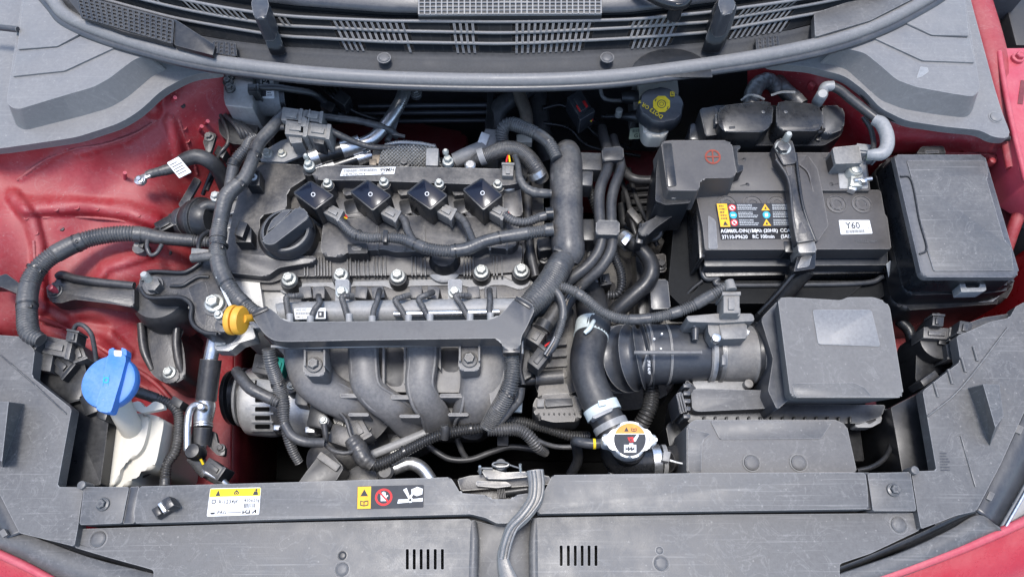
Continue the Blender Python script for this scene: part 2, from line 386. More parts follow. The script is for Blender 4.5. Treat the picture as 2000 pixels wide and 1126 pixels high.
# stickers and print
_txt = {}
def textgeo(s):
    if s not in _txt:
        c = bpy.data.curves.new('t', 'FONT'); c.body = s; c.resolution_u = 2; c.align_x = 'LEFT'; c.offset = .014
        o = bpy.data.objects.new('t', c); COL.objects.link(o)
        me = o.to_mesh(); v = [tuple(x.co) for x in me.vertices]; f = [tuple(x.vertices) for x in me.polygons]
        o.to_mesh_clear(); bpy.data.objects.remove(o); bpy.data.curves.remove(c); _txt[s] = (v, f)
    return _txt[s]
def decal(name, quad, h, items, aspect, p=None, back='s_white', lift=.0004, label=None, ys=1.0):
    hs = h if isinstance(h, (list, tuple)) else [h]*4
    A, B, C, D = [P(*q, hh) for q, hh in zip(quad, hs)]
    nrm = (D-A).cross(B-A).normalized()
    if nrm.z < 0: nrm = -nrm
    mats = []; V = []; Fc = []; MI = []
    def mi(m):
        if m not in mats: mats.append(m)
        return mats.index(m)
    def at(x, y, k): x /= aspect; y /= ys; return A*(1-x)*(1-y)+B*x*(1-y)+C*x*y+D*(1-x)*y+nrm*k
    def poly(pts, m, k):
        b = len(V); V.extend(at(x, y, k) for x, y in pts); Fc.append(tuple(range(b, b+len(pts)))); MI.append(mi(m))
    if back:
        rp = rounded([(0, 0), (aspect, 0), (aspect, 1), (0, 1)], .06, 3); poly(rp, back, lift)
        b = len(V); n = len(rp); V.extend(at(x, y, -.0005) for x, y in rp)
        for i in range(n): Fc.append((b-n+i, b-n+(i+1) % n, b+(i+1) % n, b+i)); MI.append(mi(back))
    k = lift
    for it in items:
        k += .00006 if len(items) < 12 else .00002
        if it[0] == 'r': _, x0, y0, x1, y1, m = it; poly([(x0, y0), (x1, y0), (x1, y1), (x0, y1)], m, k)
        elif it[0] == 'p': poly(it[1], it[2], k)
        elif it[0] == 'c': _, x, y, r, m = it; poly([(x+r*math.cos(i*math.pi/10), y+r*math.sin(i*math.pi/10)) for i in range(20)], m, k)
        elif it[0] == 'o':
            _, x, y, r0, r1, m = it
            for i in range(20):
                a, b = i*math.pi/10, (i+1)*math.pi/10
                poly([(x+r1*math.cos(a), y+r1*math.sin(a)), (x+r1*math.cos(b), y+r1*math.sin(b)), (x+r0*math.cos(b), y+r0*math.sin(b)), (x+r0*math.cos(a), y+r0*math.sin(a))], m, k)
        elif it[0] == 'b':      # bar code
            _, x0, y0, x1, y1, m = it; rn = random.Random(5); x = x0
            while x < x1:
                ww = rn.choice((.012, .02, .03))*1.0; poly([(x, y0), (min(x+ww, x1), y0), (min(x+ww, x1), y1), (x, y1)], m, k); x += ww+rn.choice((.012, .02, .03))
        elif it[0] == 'l':      # fine print: short dashes
            _, x0, y0, x1, y1, rows, m = it; rn = random.Random(3)
            for j in range(rows):
                yy = y0+(y1-y0)*(j+.3)/rows; hh = (y1-y0)/rows*.42; x = x0; end = x0+(x1-x0)*rn.uniform(.6, 1)
                while x < end:
                    ww = rn.uniform(.03, .09); poly([(x, yy), (min(x+ww, end), yy), (min(x+ww, end), yy+hh), (x, yy+hh)], m, k); x += ww+.018
        elif it[0] == 't':
            _, s, x, y, sz, m = it[:6]; ro = R(it[6]) if len(it) > 6 else 0; wd = it[7] if len(it) > 7 else 1
            v, f = textgeo(s); b = len(V); cs, sn = math.cos(ro), math.sin(ro)
            for q in v:
                tx, ty = q[0]*sz*wd, -q[1]*sz; V.append(at(x+tx*cs-ty*sn, y+tx*sn+ty*cs, k))
            for g in f: Fc.append(tuple(b+i for i in g)); MI.append(mi(m))
    me = bpy.data.meshes.new(name); me.from_pydata(V, [], Fc)
    for m in mats: me.materials.append(MATS[m])
    me.polygons.foreach_set('material_index', MI); me.update()
    for pl in me.polygons:
        pass
    o = link(name, me, None, p)
    if label: o['label'] = label
    return o
def connector(u, v, h, w, l, ang, mat='greyplug', d=.016, p=None, wires=0):
    """moulded plug: shell, raised lock rail and collar, as one shaped mesh with a latch part"""
    b = cbox('plug_shell', u, v, h, w, l, d, mat, ang, .0012, p=p)
    ca, sa = math.cos(R(ang)), math.sin(R(ang))
    cbox('latch', u-.05*w*ca, v-.05*w*sa, h+.003, w*.55, l*.38, .006, mat, ang, .0006, p=b)
    cbox('collar', u+.42*w*ca, v+.42*w*sa, h+.0022, w*.16, l*1.14, d*1.05, mat, ang, .0006, p=b)
    for i in range(wires):
        o = (i-(wires-1)/2)*l*.3; e = w*.5
        tube('wire', [(u+e*ca-o*sa, v+e*sa+o*ca, h-d*.45), (u+(e+6)*ca-o*.8*sa, v+(e+6)*sa+o*.8*ca, h-d*.45), (u+(e+13)*ca-o*.3*sa, v+(e+13)*sa+o*.3*ca, h-d*.6)], 1.8, ['s_red', 's_yellow', 's_dark'][i % 3], p=b, seg=6)
    return b
# ============================================================ setting
def quadmesh(name, pts, mat, p=0):
    bm = bmesh.new(); bm.faces.new([bm.verts.new(a) for a in pts]); return fin(name, bm, mat, p)
g_ = quadmesh('ground', [(-40, -40, 0), (40, -40, 0), (40, 40, 0), (-40, 40, 0)], 'asphalt'); tag(g_, 'dark asphalt ground under the car', None, kind='structure')

# ============================================================ painted body shell
body = T('car_shell', 'red painted car shell around the engine bay', 'car')
RIDGE_L = [([(28, 385), (62, 430), (75, 480), (78, 600)], 13, .007), ([(50, 405), (150, 402), (250, 412), (305, 432)], 15, .008),
           ([(165, 585), (205, 520), (285, 496)], 12, .006), ([(70, 640), (180, 690), (300, 735)], 14, .005),
           ([(330, 235), (350, 300), (360, 330)], 10, .005), ([(150, 300), (245, 275), (300, 240)], 5, .002), ([(40, 350), (130, 290)], 4, .002),
           ([(90, 600), (150, 640), (210, 650), (250, 690)], 10, .005), ([(300, 190), (290, 200), (300, 215)], 14, .010)]
bL = rbf([(0, 290, .046), (150, 275, .042), (250, 230, .036), (330, 170, .03), (430, 140, .025), (440, 300, -.07), (430, 360, -.12), (300, 300, -.015), (200, 330, .0), (100, 330, .01), (0, 320, .02),
          (0, 400, .0), (60, 420, -.006), (200, 440, -.035), (330, 430, -.06), (420, 430, -.13), (0, 520, -.002), (60, 540, -.035), (160, 560, -.055), (250, 520, -.05), (350, 540, -.09),
          (0, 640, -.03), (100, 640, -.065), (200, 690, -.105), (300, 760, -.14), (400, 800, -.17), (430, 680, -.18), (440, 930, -.2), (300, 930, -.2), (200, 850, -.2), (330, 650, -.14), (100, 800, -.2), (60, 930, -.2), (0, 800, -.15)])
def hL(u, v):
    h = bL(u, v)
    for pl, wd, am in RIDGE_L:
        d = pdist(u, v, pl); h += 1.2*am*math.exp(-(d/wd)**4)
    d = math.hypot((u-245)/95, (v-545)/60); h += .014*max(0, 1-d*d)        # strut tower dome
    d = math.hypot(u-345, v-205); h += .008*math.exp(-(d/35)**2)
    d = math.hypot((u-170)/50, (v-640)/28); h -= .012*max(0, 1-d*d)
    h += .0018*math.sin(u*.045+v*.02)+.0012*math.sin(v*.05)
    return min(h, .046)
sheet('inner_fender', lambda v: -60, interp([(120, 470), (300, 452), (450, 470), (660, 458), (950, 450)]), 120, 960, 104, 150, hL, 'red')
# rail drop on the engine side of that fender
bm = bmesh.new(); rows = []
for j in range(41):
    v = 280+(950-280)*j/40; u = interp([(120, 470), (300, 452), (450, 470), (660, 458), (950, 450)])(v); a = P(u, v, hL(u, v)); rows.append([bm.verts.new(a), bm.verts.new((a.x+.004, a.y, a.z-.02)), bm.verts.new((a.x+.006, a.y, ZB-.5))])
for a, b in zip(rows, rows[1:]):
    for k in range(2): bm.faces.new((a[k], a[k+1], b[k+1], b[k]))
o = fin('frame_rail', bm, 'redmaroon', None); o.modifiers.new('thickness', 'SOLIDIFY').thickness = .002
for (u, v, du, dv) in ((244, 342, 0, 8), (337, 188, 5, -4), (390, 247, 4, 1), (402, 234, 4, -4)):
    h = hL(u, v); tube('weld_stud', [(u, v+8, h-.004), (u+du, v-dv*.6, h+.014)], 3.6, 'redpink', seg=10)
for u, v in ((120, 446), (330, 493), (385, 790), (395, 908), (356, 205)):
    cyl('body_plug', u, v, hL(u, v)+.0006, 5, .003, 'deep', bev=.0004, seg=14)
for pl in ([(34, 352), (90, 312), (150, 290), (200, 283), (262, 262), (305, 236)], [(66, 470), (70, 540), (72, 610)], [(84, 425), (160, 424), (240, 432), (300, 452)], [(60, 668), (120, 700), (220, 722), (290, 760)], [(348, 232), (372, 300), (385, 340)]):
    tube('seam_sealer', [(u, v, hL(u, v)+.0003) for u, v in pl], 3.2, 'redseal', 'tape', seg=8, amp=.5)
for u, v in ((110, 408), (150, 405), (190, 407), (230, 412), (270, 420), (52, 425), (70, 455), (76, 500), (78, 545), (360, 250), (366, 275), (372, 320), (398, 760), (402, 840), (400, 880)):
    lathe('spot_weld', (u, v, hL(u, v)), [(5.5, -.001), (5.2, .0007), (3.8, .0009), (2.5, .0002), (1, .0001)], 'red', seg=14)
# right side
RIDGE_R = [([(1960, 260), (1955, 330), (1975, 420)], 8, .006), ([(1600, 165), (1680, 200)], 12, .004), ([(1740, 270), (1900, 275)], 10, .004)]
bR = rbf([(1480, 110, .03), (1560, 130, .028), (1640, 190, .02), (1720, 250, .028), (1850, 262, .03), (1960, 275, .035), (1700, 300, -.03), (1640, 280, -.05), (1560, 220, -.03), (1490, 180, -.03), (1460, 250, -.08),
          (1800, 290, .0), (1950, 300, .015), (1960, 420, -.02), (2040, 420, -.05), (1990, 560, -.1), (1850, 600, -.16), (1750, 560, -.17), (1720, 420, -.15), (1740, 700, -.24), (1850, 720, -.22), (1990, 700, -.18), (1850, 400, -.1), (2060, 250, .0)])
def hR(u, v):
    h = bR(u, v)
    for pl, wd, am in RIDGE_R: h += am*math.exp(-(pdist(u, v, pl)/wd)**2*1.3)
    d = math.hypot(u-1942, v-314); h += .012*math.exp(-(d/14)**2)
    return min(h+.0012*math.sin(u*.06), .044)
sheet('inner_fender', lambda v: 1460 if v < 300 else 1690, lambda v: 2070, 100, 800, 90, 110, hR, 'red', keep=lambda u, v: True)
for u, v in ((1588, 163), (1941, 312)): cyl('weld_stud', u, v, hR(u, v)+.006, 7, .01, 'red', bev=.003, seg=14)
# fender edges at the top corners
prism('fender_edge', [(-60, -40), (30, -40), (22, 20), (6, 110), (-60, 330)], .05, -.05, 'red', rc=10, bev=.004)
tube('rail_flange', [(1905, -20, .05), (1935, 80, .05), (1962, 190, .045), (1985, 330, .04)], [26, 26, 24, 20], 'red', seg=16, flat=.5)
prism('fender_rail', [(1955, -30), (2070, -30), (2070, 90), (1985, 88)], .02, -.2, 'deep', bev=.003)
prism('fender_bracket', [(1946, 99), (1952, 95), (2070, 92), (2070, 400), (2004, 360), (1990, 330), (1972, 230)], .055, .0, 'redpink', rc=5, bev=.003)
tube('bracket_fold', [(1951, 102, .057), (1962, 170, .057), (1978, 250, .057), (2003, 352, .057)], 5, 'redpink', seg=10)
bolt(1988, 113, .058, 12, 'redpink')
cbox('bracket_slot', 1996, 180, .0558, 10, 46, .001, 'redmaroon', 8, 0)
tube('fender_brace', [(1960, 500, -.03), (1985, 430, .0), (2010, 380, .0)], 12, 'red', seg=12)
prism('lamp_bulb_cover', [(1985, 380), (2040, 360), (2040, 470), (1990, 440)], -.01, -.1, 'deep', rc=12)
prism('outer_fender', [(-330, -80), (-64, -80), (-66, 640), (-130, 860), (-160, 1000), (-330, 1000)], .03, -.45, 'redclean', rc=20, bev=.01)
prism('outer_fender', [(2075, -80), (2330, -80), (2330, 900), (2140, 800), (2075, 560)], .03, -.45, 'redclean', rc=20, bev=.01)
# bulkhead
yw = P(1000, 120, .06).y
bm = bmesh.new(); bmesh.ops.create_cube(bm, size=1, matrix=Matrix.Translation((0, yw+.16, ZB-.24))@Matrix.Diagonal((1.5, .06, .6, 1))); fin('firewall', bm, 'bulkhead', None)
def wy(u, v, h):     # pixel on the bulkhead plane
    return P(u, v, h)
for i, v in enumerate((206, 220, 236)): tube('heat_shield_rib', [(700, v+2, -.06-.02*i), (830, v, -.06-.02*i), (955, v-1, -.06-.02*i)], 4.5, 'plastic', seg=8)
tube('brake_pipe', [(1060, 212, -.07), (1100, 206, -.07), (1140, 240, -.08), (1175, 270, -.1), (1240, 290, -.12), (1300, 280, -.12)], 4, 'cleanblack', seg=8)
tube('brake_pipe', [(1060, 240, -.08), (1110, 250, -.09), (1150, 285, -.11), (1250, 305, -.13)], 4, 'cleanblack', seg=8)
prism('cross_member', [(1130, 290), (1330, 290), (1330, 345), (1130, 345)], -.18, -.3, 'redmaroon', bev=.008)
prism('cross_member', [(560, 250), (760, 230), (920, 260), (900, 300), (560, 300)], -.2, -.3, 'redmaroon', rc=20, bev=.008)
bm = bmesh.new(); bmesh.ops.create_cube(bm, size=1, matrix=Matrix.Translation((0, 0, ZB-.5))@Matrix.Diagonal((1.5, 1.1, .01, 1))); fin('undertray', bm, 'void', None)
prism('subframe', [(455, 830), (600, 800), (760, 900), (1340, 900), (1340, 930), (455, 940)], -.38, -.42, 'void', bev=.006)
prism('lower_rail', [(1700, 640), (1760, 590), (2050, 570), (2050, 640), (1770, 690), (1740, 720)], -.17, -.22, 'red', rc=8, bev=.004)
tube('fender_seam', [(75, 620, -.04), (150, 650, -.085), (230, 700, -.105), (300, 745, -.128), (350, 800, -.145)], 5, 'red', seg=10)

# ============================================================ cowl
cowl = T('cowl_panel', 'black slotted plastic cowl panel below the windscreen', 'cowl')
c1 = interp([(100, -70), (250, -28), (350, -2), (450, 18), (569, 33), (750, 41), (1000, 43), (1228, 39), (1396, 23), (1558, 0), (1750, -40)])
c2 = interp([(100, -50), (250, -8), (330, 12), (430, 32), (537, 49), (750, 60), (1000, 65), (1228, 54), (1393, 42), (1600, 6), (1750, -25)])
c3 = interp([(100, -30), (250, 12), (340, 35), (430, 52), (547, 70), (750, 82), (1000, 86), (1228, 75), (1384, 63), (1600, 25), (1750, -5)])
c4 = interp([(100, -10), (250, 40), (345, 62), (440, 78), (560, 92), (750, 101), (1000, 104), (1231, 95), (1378, 83), (1540, 60), (1600, 45), (1750, 10)])
c5 = interp([(60, 0), (110, 30), (205, 68), (313, 103), (400, 124), (500, 138), (750, 158), (1000, 163), (1200, 156), (1300, 144), (1450, 120), (1620, 88), (1720, 52), (1830, 0)])
c0 = interp([(100, -90), (350, -26), (450, -6), (569, 10), (750, 24), (1000, 30), (1228, 24), (1396, 4), (1558, -22), (1750, -60)])
def spans(groups):
    out = []
    for a, b, n in groups:
        for i in range(n):
            s = (b-a)/n; out.append((a+s*i, a+s*i+s*.6))
    return sorted(out)
def slotted(name, ct, cb, ht, hb, groups, skew=0, mat='cowlblack', rail=2.2):
    """a curved strip with real openings: rails above and below, solid bars between the slots"""
    sp = spans(groups); bm = bmesh.new()
    def quad(u0, u1, f0, f1):
        nonlocal bm
        n = max(1, int((u1-u0)/18))
        for i in range(n):
            a, b = u0+(u1-u0)*i/n, u0+(u1-u0)*(i+1)/n; q = []
            for (x, f) in ((a, f0), (b, f0), (b, f1), (a, f1)):
                v = ct(x)+(cb(x)-ct(x))*f; k = (x-1000)/1000*skew*(f-.5)
                q.append(P(x-k*30, v, ht+(hb-ht)*f))
            lo = [a_-Vector((0, -.0015, .004)) for a_ in q]
            vs = [bm.verts.new(x) for x in q+lo]
            bm.faces.new(vs[:4]); bm.faces.new(vs[7:3:-1])
            for k in range(4): bm.faces.new((vs[k], vs[4+k], vs[4+(k+1) % 4], vs[(k+1) % 4]))
    x0, x1 = 130, 1740
    fr = .17
    quad(x0, x1, 0, fr); quad(x0, x1, 1-fr, 1)
    x = x0; bars = []
    for a, b in sp:
        if a > x:
            if a-x < 14: bars.append((x, a))
            else: quad(x, a, fr, 1-fr)
        x = b
    quad(x, x1, fr, 1-fr)
    o = fin(name, bm, mat, None, 30)
    bm = bmesh.new(); ht += .002; hb += .002
    for a, b in bars: quad(a, b, -.04, 1.04)
    fin('slot_bars', bm, 'cover', o, 30)['kind'] = 'stuff'; return o  # bars coloured lighter than the strip: paints in the light their tops catch
slotted('louver_strip', c1, c2, .128, .119, [(250, 314, 6), (358, 489, 11), (540, 574, 3), (646, 802, 13), (878, 938, 5), (1000, 1165, 14), (1228, 1332, 9), (1441, 1560, 11)], 1)
slotted('louver_strip', c2, c3, .116, .108, [(655, 808, 13), (880, 938, 5), (1000, 1162, 14), (1226, 1326, 9), (1433, 1552, 11)], 1)
slotted('louver_strip', c3, c4, .105, .096, [(664, 718, 5), (790, 812, 2), (884, 940, 5), (1000, 1146, 13), (1230, 1318, 8), (1424, 1545, 11)], 1)
sm = lambda c, h: [(u, c(u), h) for u in range(130, 1741, 70)]
for c, h in ((c1, .1295), (c2, .1190), (c3, .1085)):
    tube('louver_ridge', sm(c, h), 3.2, 'trim', seg=8, n=3)
# wiper trough behind the louvres, the shelf before them
def strip(name, ct, cb, ht, hb, mat, u0=120, u1=1745, nu=90, nv=4, dip=0):
    bm = bmesh.new(); g = []
    for j in range(nv+1):
        f = j/nv; g.append([bm.verts.new(P(u0+(u1-u0)*i/nu, ct(u0+(u1-u0)*i/nu)*(1-f)+cb(u0+(u1-u0)*i/nu)*f, ht*(1-f)+hb*f-dip*math.sin(math.pi*f))) for i in range(nu+1)])
    for j in range(nv):
        for i in range(nu): bm.faces.new((g[j][i], g[j+1][i], g[j+1][i+1], g[j][i+1]))
    o = fin(name, bm, mat, None, 60); o.modifiers.new('thickness', 'SOLIDIFY').thickness = .002; return o
strip('cowl_shelf', c4, c5, .0965, .088, 'cowlgrey', dip=.004)
strip('cowl_lip', c0, c1, .135, .128, 'cowlblack', dip=.006)
cm1 = interp([(100, -160), (350, -90), (450, -66), (569, -40), (750, -25), (1000, -20), (1228, -25), (1396, -45), (1558, -70), (1750, -110)])
strip('cowl_top', cm1, c0, .15, .138, 'plastic', dip=-.002)
strip('water_channel', lambda u: cm1(u)-10, lambda u: c5(u)-2, .035, .03, 'void')
# fine meshes: bars in both directions
def meshgrid(name, quad, h, nx, ny, mat='trim', rb=1.6, p=None, d=.003):
    hh_ = h if isinstance(h, tuple) else (h, h)
    A, B, C, D = quad
    def lp(x, y): return (A[0]*(1-x)*(1-y)+B[0]*x*(1-y)+C[0]*x*y+D[0]*(1-x)*y, A[1]*(1-x)*(1-y)+B[1]*x*(1-y)+C[1]*x*y+D[1]*(1-x)*y)
    bm = bmesh.new()
    def bar(a, b, r, ha, hb):
        a3, b3 = P(*a, ha), P(*b, hb); t = (b3-a3).normalized(); n_ = Vector((-t.y, t.x, 0))*r*S(*a, ha); dn = Vector((0, 0, -d))
        vs = [bm.verts.new(x) for x in (a3+n_, a3-n_, b3-n_, b3+n_, a3+n_+dn, a3-n_+dn, b3-n_+dn, b3+n_+dn)]
        bm.faces.new(vs[:4]); bm.faces.new(vs[7:3:-1])
        for k in range(4): bm.faces.new((vs[k], vs[4+k], vs[4+(k+1) % 4], vs[(k+1) % 4]))
    for i in range(nx+1): bar(lp(i/nx, 0), lp(i/nx, 1), rb, hh_[0], hh_[1])
    for j in range(ny+1): bar(lp(0, j/ny), lp(1, j/ny), rb*.8, hh_[0]+(hh_[1]-hh_[0])*j/ny-.0007, hh_[0]+(hh_[1]-hh_[0])*j/ny-.0007)
    return fin(name, bm, mat, p, 30)
prism('mesh_recess', [(816, -20, .1515), (1176, -20, .1515), (1176, 26, .1410), (816, 27, .1410)], .15, .12, 'deep', bev=0)
meshgrid('mesh_grille', [(818, -10), (1174, -10), (1174, 26), (818, 28)], (.1520, .1425), 32, 5, rb=1.3)
lq = [(140, -12), (178, -4), (338, 36), (334, 82)]
prism('mesh_recess', [(128, -8), (170, -6), (338, 38), (336, 86), (240, 62), (160, 32)], .1185, .112, 'deep', bev=0)
meshgrid('mesh_grille', [(150, -8), (338, 40), (335, 84), (160, 33)], .1210, 17, 6, 'black', 1.9)
prism('mesh_surround', [(338, 36), (352, 44), (420, 88), (416, 108), (340, 88)], .119, .112, 'black', rc=3)
for q in ([(418, 81), (458, 85), (460, 109), (415, 102)], [(1478, 74), (1518, 70), (1520, 92), (1480, 97)]):
    prism('mesh_recess', q, .1005, .08, 'deep', bev=0); meshgrid('mesh_grille', q, .102, 4, 3, 'black', 2.6)
clip(750, 113, .1, 11); clip(1186, 112, .1, 11)
prism('service_lid', [(1310+82*math.cos(a/12*math.pi), 150-56*math.sin(a/12*math.pi)) for a in range(13)], .1005, .098, 'black', bev=.001)
for (pp) in ([(493, 5), (500, -3), (520, -3), (528, 12), (534, 40), (553, 86), (548, 96), (528, 98), (522, 92), (506, 40)], [(1392, 12), (1405, -3), (1425, -3), (1441, 8), (1430, 50), (1412, 84), (1395, 88), (1380, 82), (1378, 74), (1392, 36)]):
    prism('wiper_stop', [(u, v, .105+.05*(1-max(0, v)/98)) for u, v in pp], .15, .095, 'black', rc=5, bev=.003)
prism('stop_pad', [(490, 4), (500, -12), (518, -12), (526, 10), (518, 36), (496, 36)], .168, .13, 'plastic', rc=7, bev=.003)
prism('stop_pad', [(1402, 8), (1408, -12), (1426, -12), (1438, 2), (1432, 26), (1410, 30)], .168, .13, 'plastic', rc=7, bev=.003)
prism('cowl_ramp', [(1590, 26), (1760, -30), (1790, -6), (1700, 40), (1592, 72)], .112, .1, 'cover', rc=4, bev=.002)
# wiper arm foot
wa = T('wiper_arm', 'black wiper arm at the base of the windscreen', 'wiper')
tube('arm', [(1240, -22, .16), (1300, 4, .16), (1335, 6, .16), (1348, -18, .163)], [8, 13, 12, 8], 'cleanblack', seg=12)
cyl('arm_pivot', 1325, -2, .166, 14, .03, 'black')
# hood seal
seal = T('hood_seal', 'long grey rubber weatherstrip curving along the cowl edge', 'weatherstrip')
sp_ = [(70, -40, .1), (104, 0, .1), (133, 32, .1), (205, 64, .1), (313, 98, .1), (400, 117, .1), (500, 131, .1), (620, 144, .1), (750, 152, .1), (880, 156, .1), (1000, 157, .1), (1100, 155, .1), (1200, 149, .1), (1300, 137, .1), (1400, 123, .1), (1500, 107, .1), (1620, 81, .1), (1720, 45, .1), (1805, 0, .1), (1850, -30, .1)]
tube('bulb', sp_, 13.5, 'trim', seg=18, n=6)
tube('lower_lip', [(u+(6 if u < 300 else (-2 if u < 1500 else -8))*-1, v+15, h-.004) for u, v, h in sp_], 8.5, 'plastic', seg=12, n=6, flat=.8)
# side trims
tl = T('cowl_side_trim', 'grey plastic cowl corner trim above the engine mount side', 'trim panel')
prism('flange', [(-60, -60), (20, -60), (125, 20), (215, 72), (320, 108), (430, 134), (432, 139), (372, 146), (315, 176), (275, 215), (235, 240), (150, 268), (0, 290), (-60, 292)], .062, .05, 'trim', smooth=0, rc=22, bev=.003)
sidew = [(52, -60), (80, -20), (175, 61), (235, 86), (292, 106), (262, 116), (238, 134), (212, 154), (182, 170), (130, 185), (34, 214), (18, 207), (13, 196)]
prism('raised_wall', sidew, .093, .060, 'trim', rc=10, bev=.005, flare=.012, seg=3)
prism('raised_step', [(54, -60), (80, -22), (170, 58), (112, 90), (34, 96), (40, 40)], .0975, .09, 'trim', rc=3, bev=.003)
prism('raised_step', [(33, 99), (113, 93), (174, 63), (234, 88), (126, 138), (24, 149)], .0955, .09, 'trim', rc=3, bev=.003)
tube('edge_bead', [(0, 288, .052), (120, 275, .052), (200, 256, .052), (255, 228, .052), (300, 186, .052), (345, 158, .052), (420, 142, .052)], 6, 'black', seg=8)
tube('bonnet_strut_end', [(-40, 50, .1), (0, 54, .1), (35, 58, .1)], 6, 'plastic', seg=10)
tr_ = T('cowl_side_trim', 'grey plastic cowl corner trim above the battery side', 'trim panel')
prism('flange', [(1850, -60), (1884, -60), (1896, 0), (1942, 170), (1958, 222), (1974, 262), (1968, 270), (1940, 268), (1915, 254), (1850, 248), (1770, 236), (1720, 212), (1690, 178), (1650, 148), (1580, 130), (1500, 124), (1500, 116), (1640, 92), (1745, 50)], .062, .05, 'trim', rc=16, bev=.003)
prism('raised_wall', [(1830, -14), (1850, -60), (1876, -60), (1912, 160), (1914, 172), (1906, 186), (1894, 188), (1850, 181), (1790, 170), (1752, 156), (1722, 130), (1690, 104), (1660, 96), (1632, 92), (1745, 48)], .093, .060, 'trim', rc=9, bev=.005, flare=.012, seg=3)
prism('raised_step', [(1760, 40), (1850, -60), (1875, -60), (1893, 70), (1820, 68)], .0975, .09, 'trim', rc=3, bev=.003)
prism('raised_step', [(1757, 43), (1818, 71), (1894, 74), (1904, 122), (1802, 118), (1698, 70)], .0955, .09, 'trim', rc=3, bev=.003)
prism('scuff_mark', [(1798, 130), (1812, 132), (1814, 140), (1800, 150), (1790, 153)], .0934, .0925, 'greytube', rc=2, bev=0)
tube('edge_bead', [(1510, 128, .052), (1600, 138, .052), (1665, 166, .052), (1700, 200, .052), (1740, 230, .052), (1800, 246, .052), (1900, 256, .052), (1940, 272, .052), (1970, 270, .052)], 6, 'black', seg=8)
clip(1945, 229, .0625, 11, 'trim')

# ============================================================ front end
fc = T('front_cover', 'wide grey plastic cover over the grille with two sets of slots', 'cover panel')
def slotplate(name, outline, h, hb, slots, mat, **k):
    """plate with real slots: boolean-free, built as an ngon with bridged holes by triangle fill"""
    bm = bmesh.new()
    def loop(pts, hh): return [bm.verts.new(P(*q[:2], (q[2] if len(q) > 2 else hh))) for q in pts]
    O = loop(rounded(outline, k.get('rc', 0)), h); edges = []
    def ring(L):
        for i in range(len(L)): edges.append(bm.edges.new((L[i], L[(i+1) % len(L)])))
    ring(O); HL = []
    for s in slots:
        L = loop(rounded(s, k.get('src', 2), 3), h); ring(L); HL.append(L)
    bmesh.ops.triangle_fill(bm, use_beauty=True, use_dissolve=False, edges=edges)
    for L in [O]+HL:
        low = [bm.verts.new((x.co.x, x.co.y, ZB+hb)) for x in L]
        for i in range(len(L)): bm.faces.new((L[i], L[(i+1) % len(L)], low[(i+1) % len(L)], low[i]))
    return fin(name, bm, mat, None, 30)
def vslots(us, v0, v1, w=6): return [[(u-w/2, v0), (u+w/2, v0), (u+w/2, v1), (u-w/2, v1)] for u in us]
slotplate('cover_half', [(158, 1032), (500, 1021), (918, 1012), (926, 1030), (924, 1150), (300, 1150), (300, 1112), (220, 1090), (145, 1068)], -.006, -.03,
          vslots((795.5, 809, 822.5, 836, 850, 864), 1071, 1111), 'cover', rc=6)
slotplate('cover_half', [(1046, 1010), (1400, 1004), (1788, 1001), (1797, 1034), (1700, 1080), (1640, 1100), (1640, 1150), (1044, 1150), (1043, 1030)], -.006, -.03,
          vslots((1096, 1110, 1123.5, 1137, 1150.5, 1164), 1064, 1104), 'cover', rc=6)
prism('latch_channel', [(922, 1014), (968, 1026), (992, 1026), (1047, 1010), (1046, 1150), (920, 1150)], -.022, -.04, 'cover', rc=8, bev=.003)
tube('channel_edge', [(923, 1016, -.010), (925, 1060, -.010), (922, 1150, -.010)], [7, 10, 10], 'cover', seg=14)
tube('channel_edge', [(1046, 1012, -.010), (1043, 1060, -.010), (1044, 1150, -.010)], [7, 10, 10], 'cover', seg=14)
tube('pressed_ridge', [(440, 1150, -.008), (560, 1078, -.0075), (625, 1056, -.0075), (700, 1046, -.0075), (915, 1040, -.0075)], 8, 'cover', seg=10, flat=.25)
tube('pressed_ridge', [(1050, 1038, -.0075), (1290, 1032, -.0075), (1345, 1042, -.0075), (1420, 1085, -.008), (1500, 1150, -.008)], 8, 'cover', seg=10, flat=.25)
clip(192, 1052, -.006, 15); clip(1755, 1024, -.006, 15); clip(669, 1084, -.006, 8, 'black'); clip(668, 1111, -.006, 13); clip(1288, 1074, -.006, 7); clip(1291, 1099, -.006, 14)
prism('cover_lining', [(150, 1040), (1795, 1030), (1795, 1160), (150, 1160)], -.05, -.06, 'deep', bev=0)
sb = T('radiator_support', 'black radiator support bar with warning stickers across the front', 'support bar')
prism('bar_half', [(272, 949), (600, 940), (879, 931), (886, 940), (899, 962), (951, 966), (957, 974), (1002, 974), (1006, 966), (1034, 962), (1046, 1000), (1012, 1008), (990, 1021), (970, 1021), (948, 1010), (919, 1003), (600, 1012), (262, 1021), (262, 1000), (268, 960)], .012, -.06, 'cover', rc=4, bev=.0035, seg=3)
prism('bar_half', [(1079, 927), (1360, 923), (1690, 922), (1694, 950), (1696, 993), (1360, 998), (1050, 1002), (1048, 985), (1064, 957)], .012, -.06, 'cover', rc=4, bev=.0035, seg=3)
prism('bar_end', [(254, 950), (272, 949), (262, 1021), (240, 1022)], .006, -.06, 'plastic', rc=2)
prism('bar_end', [(1672, 922), (1698, 922), (1704, 993), (1690, 994)], .004, -.06, 'plastic', rc=2)
prism('corner_block', [(164, 950), (252, 950), (238, 1021), (155, 1024)], .008, -.05, 'cover', rc=3, bev=.002)
prism('corner_block', [(1694, 923), (1778, 921), (1790, 997), (1705, 997)], .008, -.05, 'cover', rc=3, bev=.002)
bolt(201, 984, .009, 13, 'plastic'); bolt(1745, 956, .009, 13, 'plastic')
